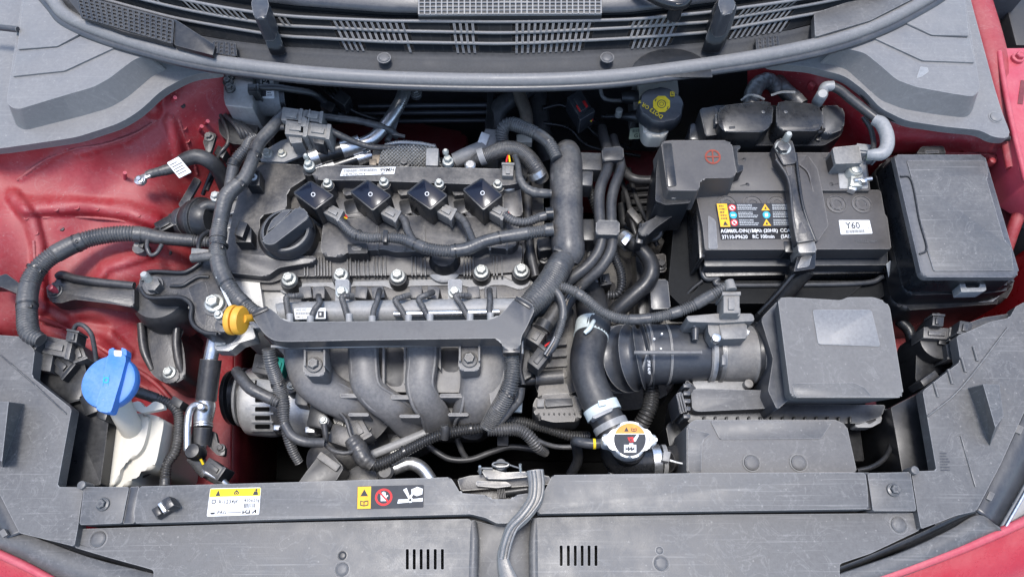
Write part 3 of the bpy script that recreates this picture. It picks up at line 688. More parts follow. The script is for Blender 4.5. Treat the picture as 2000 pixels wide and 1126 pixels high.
cyl('locating_peg', 158, 946, .012, 8, .02, 'cover'); cyl('locating_peg', 1788, 917, .012, 8, .02, 'cover')
prism('lower_tie', [(300, 1000), (1680, 985), (1680, 1012), (300, 1026)], -.03, -.1, 'deep', bev=0)
# bonnet rod clip on the bar
bc = cbox('rod_clip', 318, 992, .022, 44, 22, .014, 'blacksteel', -32, .001)
cbox('clip_jaw', 327, 981, .034, 18, 22, .018, 'blacksteel', -32, .001, p=bc); cbox('clip_jaw', 305, 998, .028, 14, 18, .01, 'black', -32, .001, p=bc); cbox('clip_rubber', 316, 990, .0265, 8, 20, .004, 'steel', -32, .0005, p=bc)
decal('refrigerant_sticker', [(411, 953), (510, 951), (506, 1004), (404, 1008)], .0122, [('r', 0.01, .02, 1.85, .31, 's_yellow'), ('p', [(.22, .28), (.40, .28), (.31, .06)], 's_dark'), ('p', [(.92, .26), (1.04, .26), (1.08, .18), (.98, .06), (.88, .18)], 's_dark'), ('o', .98, .2, .03, .05, 's_yellow'),
      ('p', [(1.58, .28), (1.78, .28), (1.74, .14), (1.62, .14)], 's_dark'), ('c', 1.70, .09, .045, 's_dark'), ('o', .19, .48, .05, .085, 's_dark'), ('t', 'R-1234yf', .36, .56, .19, 's_black'), ('t', '450±25g', 1.28, .52, .16, 's_black'), ('b', 1.3, .58, 1.78, .74, 's_dark'),
      ('p', [(.1, .86), (.3, .86), (.25, .93), (.14, .93)], 's_dark'), ('t', 'PAG', .36, .93, .17, 's_black'), ('r', .70, .88, 1.22, .905, 's_dark'), ('p', [(1.26, .95), (1.26, .82), (1.3, .82), (1.3, .9), (1.4, .82), (1.46, .82), (1.36, .9), (1.5, .9), (1.5, .82), (1.54, .82), (1.54, .95), (1.4, .95), (1.33, .9), (1.3, .95)], 's_black'), ('p', [(1.58, .95), (1.72, .81), (1.76, .81), (1.76, .95), (1.71, .95), (1.71, .88), (1.64, .95)], 's_black')], 1.86, label='white and yellow refrigerant sticker')
hand = lambda x, y, s, m: [('p', [(x-.5*s, y+.6*s), (x+.45*s, y+.6*s), (x+.5*s, y), (x+.8*s, y-.3*s), (x+.65*s, y-.45*s), (x+.35*s, y-.2*s), (x+.35*s, y-.9*s), (x+.18*s, y-.9*s), (x+.15*s, y-.3*s), (x+.1*s, y-1.05*s), (x-.08*s, y-1.05*s), (x-.1*s, y-.3*s), (x-.18*s, y-.98*s), (x-.33*s, y-.95*s), (x-.3*s, y-.2*s), (x-.42*s, y-.7*s), (x-.56*s, y-.66*s), (x-.5*s, y+.1*s)], m)]
decal('fan_sticker', [(698, 949), (828, 946), (827, 990), (697, 994)], .0122, [('r', .02, .02, .60, .98, 's_amber'), ('p', [(.14, .44), (.48, .44), (.31, .13)], 's_dark'), ('p', [(.14, .84), (.14, .62), (.29, .66), (.44, .62), (.5, .64), (.5, .84), (.31, .88)], 's_dark'), ('p', [(.18, .8), (.18, .67), (.29, .7), (.29, .83)], 's_amber'), ('p', [(.33, .83), (.33, .7), (.46, .67), (.46, .8)], 's_amber'),
      ('c', 1.16, .5, .38, 's_red'), ('c', 1.16, .5, .29, 's_dark')] + hand(1.16, .52, .25, 's_white') + [('p', [(.92, .28), (.97, .22), (1.42, .72), (1.37, .78)], 's_red'), ('c', 2.32, .66, .12, 's_white'), ('p', [(1.8, .62), (2.22, .62), (2.22, .76), (1.76, .80)], 's_white'), ('p', [(2.42, .62), (2.86, .58), (2.86, .74), (2.42, .74)], 's_white'), ('p', [(2.0, .2), (2.15, .12), (2.3, .52), (2.22, .56)], 's_white'), ('p', [(2.35, .2), (2.62, .08), (2.86, .18), (2.84, .42), (2.6, .5), (2.45, .42), (2.36, .56), (2.3, .5), (2.38, .36)], 's_white'), ('c', 2.32, .66, .06, 's_dark')], 2.9, back='s_dark', label='fan hazard sticker with yellow triangle and red hand sign')
# headlamp side covers
def wedge(A, B, C, D, E, G, m1, m2):
    bm = bmesh.new(); q = [bm.verts.new(P(*x)) for x in (A, B, C, D, E, G)]; lo = [bm.verts.new(P(B[0], B[1], .002)), bm.verts.new(P(C[0], C[1], .002))]
    for f in ((0, 1, 2, 3), (0, 4, 5, 3)): bm.faces.new([q[i] for i in f])
    bm.faces.new((q[1], lo[0], lo[1], q[2])); bm.faces.new((q[0], q[1], lo[0], q[4])); bm.faces.new((q[3], q[2], lo[1], q[5])); bm.faces.new((lo[0], lo[1], q[5], q[4]))
    return fin('raised_wedge', bm, m1, None, 20)
lc = T('headlamp_cover', 'grey plastic panel beside the blue washer cap', 'cover panel')
prism('panel', [(-60, 640), (0, 654), (44, 657), (68, 684), (62, 735), (140, 797), (112, 950), (163, 951), (152, 1030), (145, 1066), (38, 1040), (0, 966), (-60, 860)], .004, -.012, 'cover', rc=4, bev=.002)
wedge((17, 784, .034), (-40, 782, .03), (-40, 880, .03), (4, 900, .030), (48, 788, .004), (5, 912, .004), 'cover', 0)
for a, b in (((0, 692), (70, 752)), ((70, 752), (130, 808))): tube('seam', [(*a, .0045), (*b, .0045)], 1.5, 'plastic', seg=6)
lw = prism('inner_wall', [(66, 740), (140, 797), (113, 950), (196, 946), (212, 822), (180, 770), (120, 735)], -.04, -.06, 'black', rc=3)
rc_ = T('headlamp_cover', 'grey plastic panel beside the air filter box', 'cover panel')
prism('panel', [(2060, 560), (1984, 598), (1972, 620), (1934, 628), (1895, 645), (1868, 656), (1876, 705), (1802, 763), (1829, 918), (1780, 920), (1792, 997), (1799, 1032), (1867, 1006), (1907, 997), (1955, 905), (2000, 805), (2060, 700)], .004, -.012, 'cover', rc=4, bev=.002)
wedge((1920, 750, .034), (1952, 750, .03), (1960, 812, .03), (1944, 834, .032), (1890, 757, .004), (1933, 870, .004), 'cover', 0)
tube('seam', [(1812, 812, .0045), (1876, 758, .0045), (1968, 640, .0045)], 2, 'cover', seg=6); tube('seam', [(1876, 850, .0045), (1905, 950, .0045)], 1.5, 'plastic', seg=6)
for u, v in ((1828, 760), (1856, 735), (1882, 712), (1905, 690)): tube('stiffener', [(u-4, v-14, .005), (u+4, v+14, .005)], 3, 'cover', seg=8)
prism('inner_wall', [(1740, 795), (1802, 763), (1829, 918), (1762, 920)], -.04, -.2, 'black', rc=2)
decal('moulded_text', [(1834, 880), (1856, 880), (1858, 922), (1836, 922)], .0042, [('l', .02, .05, .48, .95, 7, 'plastic')], .5, back=None)
# bumper skin and headlamp rims
bmp = T('front_bumper', 'red front bumper edge below the grey grille trim', 'bumper')
def pairstrip(name, a, b, mat, n=14, thick=.004):
    A, B = cr(a, n), cr(b, n); bm = bmesh.new(); r0 = [bm.verts.new(P(*q)) for q in A]; r1 = [bm.verts.new(P(*q)) for q in B]
    for i in range(len(r0)-1): bm.faces.new((r0[i], r1[i], r1[i+1], r0[i+1]))
    o = fin(name, bm, mat, None, 60); o.modifiers.new('thickness', 'SOLIDIFY').thickness = thick; return o
pairstrip('bumper_skin', [(-60, 1050, -.02), (40, 1092, -.02), (110, 1130, -.02), (200, 1170, -.02)], [(-60, 1190, -.07), (20, 1210, -.07), (100, 1230, -.07), (180, 1240, -.07)], 'redclean')
pairstrip('bumper_skin', [(1600, 1160, -.02), (1720, 1128, -.02), (1860, 1085, -.02), (1985, 1030, -.02), (2070, 985, -.02)], [(1640, 1240, -.07), (1760, 1230, -.07), (1880, 1220, -.08), (1980, 1220, -.1), (2080, 1200, -.1)], 'redclean')
tube('bumper_edge', [(-50, 1060, -.016), (40, 1100, -.016), (120, 1142, -.016), (180, 1170, -.016)], 8, 'redpink', seg=10)
tube('bumper_edge', [(1600, 1168, -.016), (1740, 1122, -.016), (1880, 1070, -.016), (1990, 1022, -.016), (2070, 980, -.016)], 9, 'redpink', seg=10)
gt = T('grille_trim', 'grey plastic trim strip between grille cover and red bumper', 'trim strip')
pairstrip('trim_face', [(-40, 1046, -.010), (40, 1042, -.010), (90, 1058, -.010), (180, 1090, -.010), (300, 1120, -.010), (460, 1160, -.010)], [(-60, 1060, -.018), (20, 1088, -.018), (90, 1124, -.018), (160, 1155, -.018), (260, 1190, -.018), (400, 1220, -.018)], 'cover')
pairstrip('trim_face', [(1520, 1160, -.010), (1640, 1118, -.010), (1760, 1076, -.010), (1850, 1034, -.010), (1907, 1004, -.010), (1950, 1026, -.010)], [(1560, 1190, -.018), (1680, 1150, -.018), (1780, 1115, -.018), (1870, 1080, -.018), (1930, 1050, -.018), (1960, 1036, -.018)], 'cover')
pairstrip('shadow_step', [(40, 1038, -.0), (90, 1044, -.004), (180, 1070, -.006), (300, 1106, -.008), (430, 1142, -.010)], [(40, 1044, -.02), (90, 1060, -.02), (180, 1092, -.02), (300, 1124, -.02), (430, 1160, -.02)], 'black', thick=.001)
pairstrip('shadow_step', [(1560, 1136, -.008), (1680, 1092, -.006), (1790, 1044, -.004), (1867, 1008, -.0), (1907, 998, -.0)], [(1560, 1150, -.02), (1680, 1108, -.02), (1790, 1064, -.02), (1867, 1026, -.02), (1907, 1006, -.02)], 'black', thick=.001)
for nm, a, b, cvs in (('headlamp', [(2040, 720, -.004), (2002, 806, -.004), (1956, 905, -.004), (1909, 998, -.004)], [(2100, 760, -.02), (2050, 850, -.02), (2000, 945, -.02), (1952, 1030, -.02)], 'clear headlamp with black rim beside the air filter box corner'),
                     ('headlamp', [(-70, 860, -.004), (-30, 920, -.004), (0, 968, -.004), (38, 1041, -.004)], [(-120, 900, -.02), (-70, 960, -.02), (-30, 1010, -.02), (-8, 1060, -.02)], 'black headlamp rim beside the washer bottle corner')):
    T(nm, cvs, 'headlamp')
    pairstrip('rim', a, b, 'plastic')
    if a[0][0] > 1000:
        pairstrip('lens', [(2110, 770, -.016), (2052, 852, -.016), (2004, 948, -.016), (1956, 1034, -.016)], [(2140, 900, -.05), (2120, 960, -.05), (2070, 1030, -.05), (2000, 1080, -.05)], 'greytube')
        tube('lens_rim', [(2110, 775, -.014), (2056, 856, -.014), (2008, 950, -.014), (1960, 1036, -.014)], 3, 'chrome', seg=8)
        for u, v in ((1935, 968), (1992, 838)): cbox('rim_clip', u, v, -.003, 12, 16, .004, 'airlid', 25, .0006)
    else: cbox('rim_clip', 6, 1040, -.003, 12, 14, .004, 'airlid', -30, .0006)
# radiator under the bar
rad = T('radiator', 'black radiator core standing behind the support bar', 'radiator')
ya = P(1000, 940, -.05).y
bm = bmesh.new(); bmesh.ops.create_cube(bm, size=1, matrix=Matrix.Translation((-.02, ya-.03, ZB-.27))@Matrix.Diagonal((1.0, .03, .4, 1))); fin('core', bm, 'void', None)
bm = bmesh.new()
for i in range(46):
    bmesh.ops.create_cube(bm, size=1, matrix=Matrix.Translation((-.5+i*.0215, ya-.012, ZB-.27))@Matrix.Diagonal((.004, .008, .38, 1)))
o = fin('cooling_fin', bm, 'void', None); o['kind'] = 'stuff'
prism('fan_shroud', [(620, 945), (760, 905), (860, 935), (1060, 930), (1200, 925), (1330, 930), (1330, 950), (620, 955)], -.16, -.3, 'void', rc=6)
# hood latch
la = T('hood_latch', 'worn metal hood latch with coil spring in the support bar notch', 'latch')
prism('latch_plate', [(905, 930), (1032, 925), (1036, 985), (900, 985)], -.03, -.06, 'blacksteel', bev=.003)
prism('striker_plate', [(893, 935), (918, 928), (1040, 922), (1075, 930), (1075, 945), (900, 958)], -.012, -.03, 'castdark', rc=3)
prism('release_pawl', [(940, 918), (955, 913), (985, 922), (1030, 920), (1034, 930), (985, 935), (950, 934)], .008, .0, 'worn', rc=4, bev=.0015)
prism('catch_hook', [(930, 938), (990, 940), (1000, 948), (970, 952), (930, 948)], .0, -.01, 'worn', rc=3)
tube('spring', [(978+16*math.cos(a*.7), 906+4.5*math.sin(a*.7)+a*.05, .022-a*.0004) for a in range(0, 46)], 2.2, 'worn', n=2, seg=6)
cyl('spring_post', 978, 906, .016, 11, .05, 'castdark')
tube('spring_tail', [(992, 906, .016), (1010, 912, .012), (1018, 914, .01)], 1.6, 'worn', seg=6); tube('spring_tail', [(962, 914, .012), (940, 914, .01), (934, 920, .006)], 2, 'worn', seg=6)
tube('latch_pin', [(1017, 924, .005), (1016, 906, .014)], 3, 'steel', seg=8); tube('latch_pin', [(938, 924, .005), (937, 910, .014)], 3, 'steel', seg=8)
tube('cable_barrel', [(975, 962, -.02), (1030, 955, -.02)], 9, 'black', seg=12)
for i in range(5): tube('cable_coil', [(972+i*3.2, 954, -.012), (974+i*3.2, 972, -.012)], 1.4, 'blacksteel', seg=6)
lv = [(1045, 918, .02), (1048, 945, .022), (1044, 975, .022), (1024, 1005, .02), (1000, 1030, .016), (988, 1060, .012), (982, 1090, .008), (992, 1130, .004), (1000, 1150, .002)]
tube('release_lever', lv, [17, 16, 15, 14, 12, 11, 12, 18, 22], 'worn', seg=14, flat=.35)
tube('lever_rib', [(u-3, v, h+.0042) for u, v, h in lv[:7]], 5, 'worn', seg=10, flat=.6)
tube('lever_lip', [(u+13-i*.6, v, h+.003) for i, (u, v, h) in enumerate(lv[:7])], 3, 'worn', seg=8)
# ============================================================ engine mount side
def solo(o, label, cat, group=None): return tag(o, label, cat, group)
em = T('engine_mount', 'round black rubber engine mount with steel bracket over red tower', 'engine mount')
lathe('rubber_dome', (311, 574, -.045), [(58, -.07), (62, -.05), (62, -.025), (58, -.008), (50, 0), (30, .003), (5, .004)], 'rubber', seg=40)
prism('lower_bracket', [(272, 628), (278, 680), (292, 722), (312, 742), (336, 748), (354, 742), (362, 730), (360, 690), (352, 650), (350, 625)], -.085, -.16, 'blacksteel', smooth=4, bev=.004)
tube('bracket_flange', [(347, 628, -.075), (344, 670, -.08), (350, 710, -.085), (358, 734, -.09)], [7, 8, 8, 5], 'blacksteel', seg=12)
tube('bracket_flange', [(275, 632, -.078), (281, 682, -.082), (297, 722, -.086)], [7, 8, 5], 'blacksteel', seg=12)
prism('bracket_foot', [(312, 722), (345, 714), (352, 738), (332, 750), (312, 742)], -.083, -.1, 'castdark', rc=8)
bolt(331, 727, -.082, 13)
decal('mount_tag', [(300, 634), (334, 632), (332, 637), (302, 639)], -.084, [], 6, back='s_grey')
ho = [(271, 552), (276, 538), (288, 530), (352, 531), (370, 525), (390, 511), (412, 506), (428, 520), (432, 570), (446, 600), (446, 640), (430, 654), (398, 652), (378, 638), (371, 620), (373, 597), (362, 585), (344, 581), (294, 583), (277, 575)]
hb_ = prism('upper_bracket', ho, -.016, -.05, 'blacksteel', rc=7, bev=.003)
tube('raised_edge', [(278, 548, -.0145), (285, 535, -.0135), (300, 530, -.013), (352, 532, -.013), (371, 527, -.013), (392, 513, -.013)], 4.2, 'black', seg=10)
tube('raised_edge', [(275, 562, -.0145), (284, 576, -.0135), (298, 581, -.013), (344, 580, -.013), (362, 584, -.013), (374, 597, -.013), (373, 620, -.013), (380, 636, -.013), (400, 649, -.013), (424, 652, -.013)], 4.6, 'black', seg=10)
tube('raised_edge', [(332, 558, -.0145), (356, 557, -.0135), (372, 548, -.0135), (388, 540, -.0135), (408, 540, -.0145)], 3.4, 'black', seg=10)
prism('inner_pocket', [(366, 560), (400, 545), (408, 575), (402, 640), (385, 625), (380, 600)], -.0155, -.02, 'blacksteel', rc=8, bev=.0008)
decal('cast_lettering', [(333, 540), (362, 540), (362, 549), (333, 549)], -.0157, [('t', 'KV', .1, .85, .9, 'castdark')], 3, back=None)
decal('cast_lettering', [(324, 566), (364, 566), (364, 575), (324, 575)], -.0157, [('t', '> PA66 <', .1, .85, .8, 'castdark')], 4.4, back=None)
cyl('stud_nut', 297, 554, -.002, 15, .014, 'castdark', seg=6); cyl('washer', 298, 556, -.012, 20, .004, 'castdark')
lathe('stud', (292, 547, -.004), [(8, -.01), (8, .012), (6, .015)], 'zinc', seg=16, axis=(-.1, .15, 1))
bolt(419, 592, -.010, 19, 'zinc', tall=1.0); cyl('washer', 420, 594, -.0135, 24, .003, 'castdark')
cyl('spacer', 434, 622, -.004, 10, .014, 'castdark'); cyl('washer', 436, 632, -.012, 17, .004, 'castdark'); bolt(427, 614, .0, 9, 'zinc')
prism('tail_bracket', [(418, 655), (490, 628), (500, 660), (470, 668), (450, 685), (420, 684)], -.05, -.07, 'alu', rc=4)
prism('tail_clip', [(418, 660), (440, 656), (440, 672), (420, 674)], -.045, -.052, 'zinc', rc=2)
ts = T('mount_stay', 'black forged stay arm bolted to the red tower', 'stay arm')
prism('arm', [(92, 570), (104, 548), (118, 540), (150, 548), (262, 558), (262, 600), (212, 592), (144, 584), (118, 592), (94, 588)], -.03, -.055, 'blacksteel', rc=8, bev=.003)
tube('arm_rib', [(112, 540, -.026), (122, 536, -.024), (145, 543, -.024), (190, 550, -.026), (262, 558, -.03)], [7, 8, 8, 8, 8], 'rubber', seg=12)
cyl('washer', 106, 567, -.028, 15, .004, 'castdark'); bolt(104, 565, -.025, 12, 'castdark'); cyl('red_stud', 97, 560, -.012, 6, .014, 'redpink')
hb = T('lamp_harness_loom', 'thick black corrugated wiring loom looping over the red tower', 'wiring loom')
pth = [(420, 474, -.045), (388, 471, -.04), (340, 467, -.03), (311, 464, -.024), (280, 458, -.018), (250, 456, -.012), (218, 458, -.008), (171, 467, -.002), (124, 487, .004), (87, 511, .008), (64, 540, .01), (54, 575, .012), (53, 614, .012), (58, 650, .012), (80, 664, .010)]
tube('loom', pth, [11, 12, 12, 13, 15, 15.5, 16, 16.5, 17, 17, 17.5, 17.5, 18, 18, 13], 'tape', 'mix', seg=18, pitch=5.2, amp=.10)
tube('tape_band', [(276, 458, -.0165), (262, 457, -.014)], 16.3, 'tape', seg=18)
lathe('loom_clip', (272, 482, -.03), [(13, -.012), (14, 0), (9, .004), (5, .008)], 'greyplug', seg=12)
cbox('loom_clip', 272, 474, -.022, 18, 14, .02, 'black', 20)
br = solo(prism('black_bracket', [(-20, 545), (12, 534), (40, 555), (36, 574), (2, 560), (-20, 560)], .02, .005, 'black', rc=2, p=0), 'small black bracket on the red fender beside the loom', 'bracket')
# horn / pump
hn = T('vacuum_pump', 'round black pump disc with grey plug beside the harness', 'pump')
lathe('pump_can', (368, 430, -.05), [(18, -.0), (34, .004), (40, .012), (40, .020), (44, .021), (44, .027), (40, .028), (38, .040), (30, .046)], 'black', axis=(1, -.15, .32), seg=36)
lathe('pump_back', (352, 432, -.052), [(10, -.004), (26, .0), (30, .010), (30, .014)], 'plastic', axis=(1, -.15, .32), seg=30)
connector(322, 436, -.035, 40, 22, -28, 'black', .02, wires=2)
tube('pump_outlet', [(430, 403, -.02), (408, 401, -.02), (394, 408, -.02), (391, 422, -.026), (398, 434, -.035), (415, 438, -.045)], 10.5, 'rubber', seg=14)
tube('plug_wire', [(306, 446, -.035), (292, 460, -.02), (287, 480, -.016), (294, 497, -.018), (306, 494, -.018), (316, 478, -.02)], 4.2, 'tape', seg=8)
bk = T('pump_bracket', 'black strip brackets running behind the round pump', 'bracket')
prism('strip', [(348, 400), (380, 345), (392, 352), (360, 410)], -.03, -.035, 'blacksteel', rc=2); tube('rod', [(404, 372, -.06), (418, 340, -.06), (432, 310, -.06)], 4, 'blacksteel', seg=8)
# ground strap hose
gs = T('ground_strap', 'black hose with white paper tag and metal eyelet end', 'hose')
tube('hose', [(340, 327, -.008), (362, 312, -.005), (385, 306, -.004), (408, 314, -.01), (428, 334, -.03), (445, 372, -.07)], [11, 14, 15, 15, 15, 15], 'rubber', seg=16)
tube('braid', [(285, 342, .0), (300, 338, -.002), (320, 333, -.006), (342, 327, -.008)], [7, 9, 10, 11], 'tape', 'tape', seg=12)
cyl('eyelet', 272, 350, .004, 11, .006, 'steel'); bolt(273, 351, .005, 7.5, 'steel'); cbox('eyelet_neck', 282, 343, .003, 22, 10, .004, 'steel', -25)
decal('paper_tag', [(326, 318), (349, 306), (374, 336), (350, 348)], [.014, .014, .014, .014], [('l', .1, .12, .95, .88, 5, 's_dark')], 1.05, label='white tag with small print')
bp = T('pipe_bracket', 'black bolted tab on the red bulkhead side', 'bracket')
prism('tab', [(396, 276), (408, 256), (422, 262), (412, 296), (404, 300)], -.02, -.026, 'blacksteel', rc=2); bolt(409, 268, -.019, 10, 'castdark')
cbox('pipe_clip', 430, 296, -.03, 20, 18, .02, 'black', 30)
solo(tube('brake_line', [(416, 168, -.02), (417, 190, -.02), (424, 212, -.022), (436, 235, -.024), (446, 262, -.026), (444, 282, -.028), (430, 300, -.03), (412, 340, -.05), (396, 380, -.07)], 4.2, 'blacksteel', seg=8, p=0), 'thin black brake line running down beside the red bulkhead', 'pipe')
# ABS unit
ab = T('brake_modulator', 'silver brake modulator block with grey motor can under the seal', 'brake modulator')
prism('valve_block', [(436, 130), (494, 130), (494, 212), (440, 206), (436, 190)], 0.015, -0.085, 'alu', bev=.002)
tube('motor_can', [(486, 185, -0.025), (500, 185, -0.025), (540, 186, -0.025), (560, 186, -0.025), (566, 186, -0.025)], [40, 41, 41, 41, 36], 'greytube', seg=30)
tube('can_rim', [(558, 186, -0.025), (568, 186, -0.025)], 43, 'black', seg=30)
decal('motor_sticker', [(508, 150), (534, 150), (536, 192), (508, 192)], 0.007, [('t', 'P4', .08, .38, .42, 's_black', 0), ('r', .05, .5, .3, .92, 's_dark'), ('l', .35, .5, .62, .92, 4, 's_dark')], .68, label='white sticker reading P4')
for u, v in ((447, 150), (449, 172), (445, 160)): bolt(u, v, 0.018, 10, 'blacksteel')
connector(494, 171, 0.023, 22, 16, 0, 'black', .02)
tube('sensor_wire', [(500, 171, 0.020), (540, 171, 0.020), (570, 175, 0.015), (610, 182, 0.005), (632, 198, -0.015), (650, 215, -0.035), (680, 232, -0.055)], 6.5, 'rubber', seg=10)
prism('control_box', [(425, 215), (470, 205), (505, 225), (500, 285), (450, 280), (428, 260)], -0.025, -0.105, 'black', rc=8, bev=.004)
for i in range(5): tube('cable', [(440+i*9, 225+i*5, -0.020), (456+i*9, 240+i*5, -0.015), (470+i*8, 262+i*3, -0.020), (480+i*4, 290, -0.045)], 4.5, 'rubber', seg=8)
for i in range(4): tube('cable', [(620+i*12, 160, -.05-.006*i), (645+i*8, 185, -0.020), (668+i*6, 205+i*3, -0.035), (700+i*16, 225+i*4, -0.055), (740, 230, -0.085)], 4, 'black', seg=8)
cbox('cable_clip', 668, 190, -0.010, 26, 22, .02, 'black', 35); cbox('cable_clip', 640, 205, -0.015, 26, 18, .02, 'black', 30)
# washer bottle
wb = T('washer_bottle', 'cream plastic washer bottle with blue flip cap', 'washer bottle')
prism('tank', [(206, 820), (240, 806), (290, 806), (318, 816), (320, 828), (306, 900), (297, 916), (262, 922), (252, 950), (192, 950)], -.068, -.24, 'whitepoly', rc=14, bev=.005, seg=3)
prism('tank_shoulder', [(208, 822), (246, 808), (284, 810), (290, 826), (280, 870), (262, 892), (240, 902), (228, 940), (200, 944)], -.060, -.12, 'whitepoly', smooth=5, bev=.0035, seg=3)
tube('filler_neck', [(222, 762, .0), (238, 800, -.03), (256, 834, -.06), (268, 852, -.09)], [22, 22, 21, 22], 'whitepoly', seg=20)
prism('tank_tab', [(255, 786), (272, 782), (284, 796), (302, 782), (318, 788), (321, 797), (278, 806), (258, 798)], -.05, -.058, 'whitepoly', rc=3)
cap = lathe('cap', (215, 746, .014), [(50, -.010), (52, -.008), (53, .0), (51, .004), (46, .0055), (10, .006)], 'blue', seg=44, axis=(0, -.06, 1))
prism('cap_grip', [(210, 690), (244, 690), (246, 702), (236, 740), (218, 800), (214, 806), (190, 802), (186, 794), (202, 740), (208, 706)], .027, .014, 'blue', rc=5, bev=.003, p=cap)
prism('grip_notch', [(222, 683), (238, 684), (237, 696), (223, 695)], .0275, .02, 'whitepoly', rc=2, p=cap)
prism('cap_hinge', [(212, 682), (222, 678), (224, 690), (212, 694)], .026, .014, 'blue', rc=2, p=cap); prism('cap_hinge', [(237, 678), (247, 682), (247, 694), (237, 690)], .026, .014, 'blue', rc=2, p=cap)
decal('cap_symbol', [(200, 724), (220, 724), (216, 760), (197, 760)], .0272, [('o', .25, .5, .1, .17, 's_blue'), ('r', .1, .2, .12, .8, 's_blue'), ('r', .38, .2, .4, .8, 's_blue')], .55, back=None, p=cap)
# lamp plugs left corner
lp = T('headlamp_plugs', 'black headlamp housing back with dusty plugs beside the washer cap', 'lamp housing')
prism('housing', [(64, 690), (110, 662), (150, 668), (168, 720), (160, 780), (120, 790), (66, 738)], -.03, -.14, 'black', rc=6, bev=.003)
connector(60, 668, .0, 30, 36, 35, 'rubber', .03); connector(108, 676, -.01, 62, 34, 12, 'castdark', .04); connector(140, 655, .0, 24, 22, -80, 'rubber', .02); connector(118, 712, -.02, 44, 36, 40, 'black', .03)
cbox('fin_block', 86, 706, -.012, 30, 34, .03, 'rubber', 10); connector(152, 690, -.02, 30, 26, 70, 'castdark', .03)
tube('plug_wire', [(142, 648, -.004), (150, 634, .002), (164, 636, .004), (178, 652, .0), (184, 676, -.01), (188, 704, -.02)], 4.4, 'rubber', seg=8)
cbox('dark_clip', 172, 788, -.03, 26, 40, .03, 'black', -20)
cbox('dark_clip', 200, 806, -.02, 20, 24, .03, 'cleanblack', 20)
# A/C pipes
ac = T('air_con_line', 'silver air-con pipe with grey foam sleeve along the red rail', 'pipe')
tube('pipe', [(424, 640, -.05), (418, 668, -.06), (410, 706, -.07)], 13.5, 'steel', seg=16)
tube('foam_sleeve', [(412, 702, -.07), (402, 782, -.085)], 20, 'rubber', seg=20)
tube('muffler', [(402, 782, -.085), (400, 794, -.085), (396, 822, -.09), (395, 834, -.09)], [17, 20, 18, 15], 'steel', seg=18)
for v in (826, 831): tube('muffler_bead', [(396.5, v, -.0885), (396.2, v+3, -.0885)], 18.5, 'steel', seg=18)
tube('foam_sleeve', [(396, 834, -.09), (392, 868, -.095)], 18, 'rubber', seg=18)
tube('pipe', [(392, 866, -.095), (388, 890, -.1), (400, 920, -.105), (440, 945, -.11)], [12, 12, 10, 9], 'steel', seg=14)
tube('service_branch', [(400, 796, -.068), (386, 790, -.068), (374, 796, -.07), (368, 812, -.072), (366, 840, -.074), (366, 880, -.076)], 7, 'steel', seg=12)
lathe('branch_cap', (393, 794, -.062), [(8, -.01), (8, .001), (5, .003)], 'steel', seg=14)
lathe('service_cap', (376, 880, -.062), [(15, -.022), (16, -.018), (16, -.002), (13, .002), (3, .003)], 'black', seg=24)
tube('valve_body', [(378, 890, -.08), (392, 912, -.09), (402, 926, -.095)], [14, 12, 10], 'steel', seg=14)
connector(417, 914, -.07, 40, 26, 35, 'rubber', .03); tube('sensor_pipe', [(404, 922, -.085), (430, 936, -.085), (446, 950, -.09)], 7, 'steel', seg=10)
tube('valve_ring', [(392, 896, -.066), (397, 906, -.07)], 2.5, 's_yellow', seg=10)
prism('line_bracket', [(404, 840), (420, 842), (426, 868), (440, 872), (438, 890), (424, 888), (404, 868)], -.1, -.108, 'blacksteel', rc=4); bolt(432, 874, -.099, 8, 'blacksteel')
wl = T('washer_harness', 'grey taped harness between washer bottle and silver pipe', 'wiring harness')
tube('trunk', [(266, 764, -.06), (290, 772, -.07), (322, 784, -.08), (342, 796, -.085), (350, 818, -.09), (347, 862, -.09), (340, 886, -.09), (326, 906, -.09), (322, 948, -.09)], 10, 'tape', 'mix', seg=12)
tube('branch', [(332, 900, -.09), (300, 914, -.09), (270, 928, -.09), (252, 936, -.09)], 9, 'tape', 'tape', seg=12)
cbox('harness_clip', 344, 784, -.075, 22, 16, .02, 'rubber', 30)

# dipstick
ds = T('oil_dipstick', 'yellow-orange oil dipstick loop beside the engine mount', 'dipstick')
lathe('handle_ring', (448, 624, .03), [(20, 0), (27, .0005), (29, .002), (29.5, .006), (28, .0075), (22, .008), (22, .0095), (28, .010), (28.5, .015), (26, .0175), (15, .018)], 'yellow', axis=(1, -.10, .10), seg=36)
tube('handle_stem', [(474, 622, .03), (484, 621, .022), (494, 620, .012)], [9, 8, 7], 'yellow', seg=14); tube('guide_tube', [(492, 620, .012), (512, 630, -.02), (530, 650, -.06)], 7, 'steel', seg=10)
